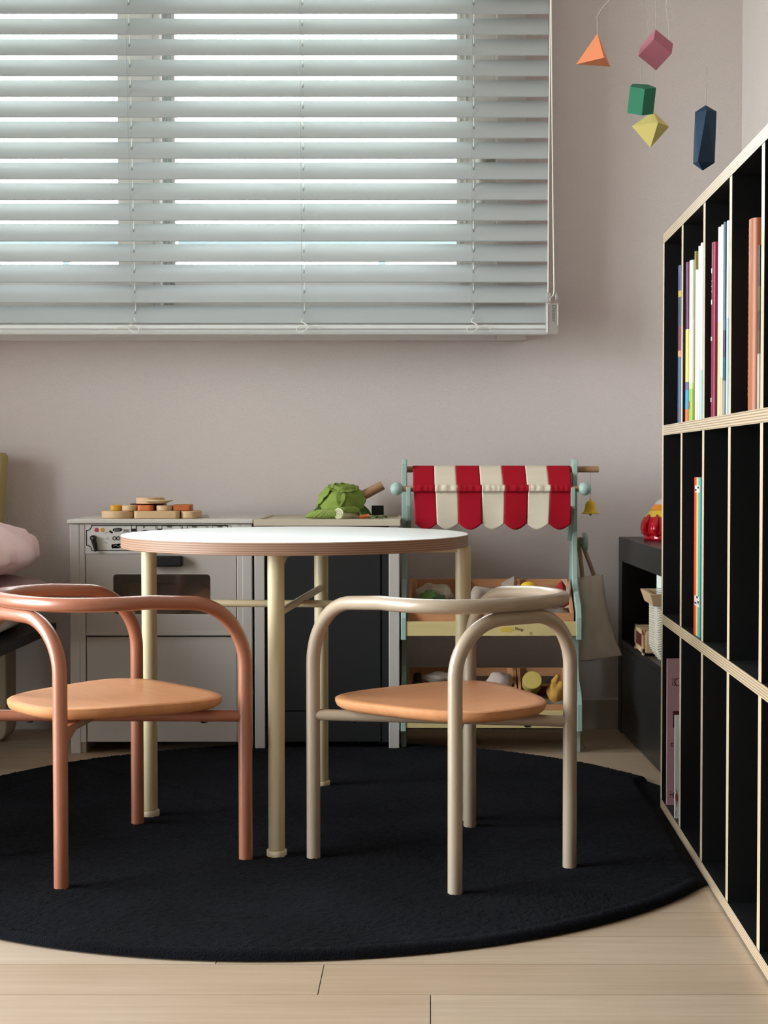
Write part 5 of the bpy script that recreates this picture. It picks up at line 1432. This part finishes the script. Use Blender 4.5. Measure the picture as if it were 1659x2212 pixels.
cushion('mattress', -1.86, -0.888, 2.2, 3.50, zp1 + 0.0005, zp1 + 0.055, M_sheet, 'thin pale mattress on the black bed platform', 'mattress', 0.004, 2.0, ex=0.22)
cushion('folded_blanket', -1.5, at(80, 1250, 3.25).x, 2.95, 3.44, zp1 + 0.060, at(0, 1250, 3.25).z, M_pinkd, 'dusty pink blanket folded under the pink duvet', 'blanket', 0.006, 5.0, ex=0.3)
# duvet: tall soft mound, its right shoulder falling in a curve
def duvet():
    x0, x1 = -1.62, at(77, 1200, 3.25).x; y0, y1 = 2.93, 3.47
    zb_, zt_d = at(0, 1256, 3.25).z, 0.522
    cx_, cy_ = (x0 + x1) / 2, (y0 + y1) / 2
    def fn(u, v):
        th_ = 2 * PI * u; ph = PI * v; ex = 0.62
        sp_ = lambda t, e: math.copysign(abs(t) ** e, t)
        x_ = sp_(math.cos(th_), 0.6) * abs(math.sin(ph)) ** 0.75; y_ = sp_(math.sin(th_), 0.6) * abs(math.sin(ph)) ** 0.75; z_ = math.cos(ph)
        zz_ = zb_ + (zt_d - zb_) * 0.33 + (zt_d - zb_) * (0.67 * z_ if z_ > 0 else 0.33 * z_)
        p = Vector((cx_ + x_ * (x1 - x0) / 2, cy_ + y_ * (y1 - y0) / 2, zz_))
        fold = 0.5 - abs(noise.noise(Vector((p.x * 9 + 3, p.y * 16, p.z * 5)))) * 2
        pk = noise.noise(Vector((p.x * 20, p.y * 26, p.z * 9 + 4)))
        k = 0.013 * fold + 0.008 * pk + 0.003 * (0.5 - abs(noise.noise(Vector((p.x * 34, p.y * 40, p.z * 16)))) * 2)
        d = Vector((x_, y_, z_ * 0.6)); d.normalize()
        # gathers at the lower seam
        k -= 0.010 * math.exp(-((z_ + 0.75) / 0.25) ** 2) * (0.5 + 0.5 * math.sin(u * 2 * PI * 30 + 2 * noise.noise(Vector((u * 30, 0, 0)))))
        q = p + d * k
        return tuple(q)
    b = MB(); b.grid(fn, 260, 110, wrap_u=True)
    return solo('duvet', b, M_pink, 'puffy pale pink duvet heaped on the low bed', 'duvet', smooth=80)
duvet()
b = MB(); Yq = 3.50
b.prism([(at(-60, 1200, Yq).x, zp1 + 0.0), (at(-60, 1000, Yq).x, at(0, 976, Yq).z)] + [(at(2 + 9 * math.sin(a), 1000, Yq).x, at(0, 988 - 10 * math.cos(a), Yq).z) for a in np.linspace(0, PI / 2, 6)] + [(at(10, 1030, Yq).x, at(0, 1020, Yq).z), (at(3, 1130, Yq).x, at(0, 1130, Yq).z), (at(1, 1330, Yq).x, zp1 + 0.0)], 3.475, 3.53, 'y')
solo('canvas_cushion', b, M_canvas, 'khaki canvas cushion standing upright against the wall behind the duvet', 'cushion', smooth=30, bevel=0.006, seg=3)

# ------------------------------------------------------------------ hanging mobile
MY = 2.5
mob = thing('hanging_mobile', 'paper mobile of coloured geometric solids hanging in the corner', 'mobile', tuple(at(1420, 180, MY)))
def paper(c): return mat('paper_' + c[1:], c, 0.75, 0.25, bump=0.15, bscale=500)
def poly_mesh(name, v, f, m, parent=mob): 
    return mesh_obj(name, MB().add(v, f), m, parent=parent, smooth=0, bevel=0.0004, seg=1)
v = [at(1290.8, 71, 2.49), at(1244, 139, 2.50), at(1305, 124.5, 2.459), at(1318.4, 144, 2.52)]
poly_mesh('orange_pyramid', v, [(0, 1, 2), (0, 2, 3), (1, 3, 2), (0, 3, 1)], paper('#cf7c55'))
# cube
k = MY / F
cc = Vector((9, 38, 31)).normalized(); bb = Vector((38, 12.2, -26)); bb = (bb - cc * bb.dot(cc)).normalized()
a = bb.cross(cc)
if a.x > 0: a = -a
e = 50.3 * k
p0 = at(1412.5, 84, 2.48)
v = [p0 + a * e * i + bb * e * j + cc * e * l for l in (0, 1) for j in (0, 1) for i in (0, 1)]
poly_mesh('pink_cube', v, [(0, 1, 3, 2), (4, 6, 7, 5), (0, 4, 5, 1), (2, 3, 7, 6), (0, 2, 6, 4), (1, 5, 7, 3)], paper('#a5616f'))
cube_top = max(v, key=lambda q: q.z)
# green prism, tipped to the camera
Mg = Matrix.Translation(at(1384.5, 215, 2.5)) @ Matrix.Rotation(math.radians(24), 4, 'X') @ Matrix.Rotation(math.radians(3), 4, 'Y') @ Matrix.Rotation(math.radians(-87), 4, 'Z')
v = []; R_ = 0.0225; hgt = 0.042
for z_ in (-hgt / 2, hgt / 2):
    for i in range(5):
        a_ = 2 * PI * i / 5; v.append(Mg @ Vector((R_ * math.cos(a_), R_ * math.sin(a_), z_)))
poly_mesh('green_prism', v, [(0, 1, 2, 3, 4), (9, 8, 7, 6, 5)] + [(i, (i + 1) % 5, 5 + (i + 1) % 5, 5 + i) for i in range(5)], paper('#2f7358'))
# yellow octahedron
v = [at(1411.7, 240.7, 2.545), at(1446, 274, 2.55), at(1365, 272.5, 2.535), at(1405.3, 319.6, 2.54), at(1422, 264, 2.515), at(1390, 284, 2.575)]
poly_mesh('yellow_octahedron', v, [(0, 2, 4), (0, 4, 1), (3, 4, 2), (3, 1, 4), (0, 5, 2), (0, 1, 5), (3, 2, 5), (3, 5, 1)], paper('#cdbd72'))
# navy crystal
def nv(px_, py_, dy): return at(1200 + px_ / 3.614, py_ / 3.614, 2.5 + dy)
up = [nv(1088, 875, 0.0), nv(1180, 862, -0.018), nv(1258, 870, 0.0), nv(1172, 880, 0.018)]
dn = [nv(1073, 1278, 0.002), nv(1112, 1258, -0.015), nv(1243, 1272, 0.0), nv(1180, 1290, 0.018)]
v = [nv(1172, 820, 0)] + up + dn + [nv(1148, 1333, 0)]
f = [(0, 1, 2), (0, 2, 3), (0, 3, 4), (0, 4, 1), (9, 6, 5), (9, 7, 6), (9, 8, 7), (9, 5, 8)]
for i in range(4):
    j = (i + 1) % 4; f += [(1 + i, 5 + i, 5 + j), (1 + i, 5 + j, 1 + j)] if i != 0 else [(1, 5, 6), (1, 6, 2)]
poly_mesh('navy_crystal', v, f, paper('#24394e'))
M_wire = mat('white_wire', '#cbc4ba', 0.5); M_thread = mat('pale_thread', '#b3aaa0', 0.7)
hub = at(1400, -260, 2.5)
b = MB()
def ln(b, pts, r_=0.0006): b.tube(pts, r_, 6)
ln(b, [at(1290.5, 72, 2.49), at(1290, 37, 2.49)]); ln(b, [cube_top, at(1417, 16, 2.5), at(1430, -250, 2.5)]); ln(b, [at(1385, 180, 2.5), at(1385, 143, 2.5)])
ln(b, [at(1524.5, 227, 2.5), at(1527.5, 143, 2.5)]); ln(b, [at(1412, 241, 2.545), at(1412, 150, 2.56), at(1400, 60, 2.57), at(1385, -160, 2.56)], 0.0003)
mesh_obj('thread', b, M_thread, parent=mob)
b = MB()
ln(b, [at(1286, 39, 2.49), at(1291, 33, 2.49), at(1300, 18, 2.49), at(1316, 0, 2.49), at(1345, -30, 2.49), hub], 0.0005)
ln(b, [at(1379, 144, 2.5), at(1384, 142, 2.5), at(1388, 139, 2.5), at(1430, 108, 2.53), at(1462, 108, 2.55)], 0.00022)
ln(b, [at(1462, 78, 2.55), at(1462, 106, 2.55), at(1471, 108, 2.55), at(1500, 118, 2.53), at(1526, 141, 2.5), at(1530, 145, 2.5)], 0.00025)
ln(b, [at(1445, 86, 2.55), at(1445, 62, 2.55), at(1439, 15, 2.55), at(1440, -5, 2.55), hub], 0.0004)
ln(b, [at(1462, 78, 2.55), at(1450, 20, 2.55), hub], 0.0002)
mesh_obj('wire_arm', b, M_wire, parent=mob)
b = MB(); ln(b, [hub, (hub.x, hub.y, ZC)], 0.0005); b.sphere(tuple(hub), 0.004, 12); mesh_obj('ceiling_thread', b, M_thread, parent=mob)

for o in bpy.data.objects:
    if o.type == 'MESH' and o.parent and any(k in o.name for k in ('printed_', 'spine_print', 'spine_lettering', 'line_drawing', 'stitching', 'ragged_lining')):
        o['kind'] = 'stuff'
# tidy the helper keys
for o in bpy.data.objects:
    for k in ('_org', '_local'):
        if k in o: del o[k]
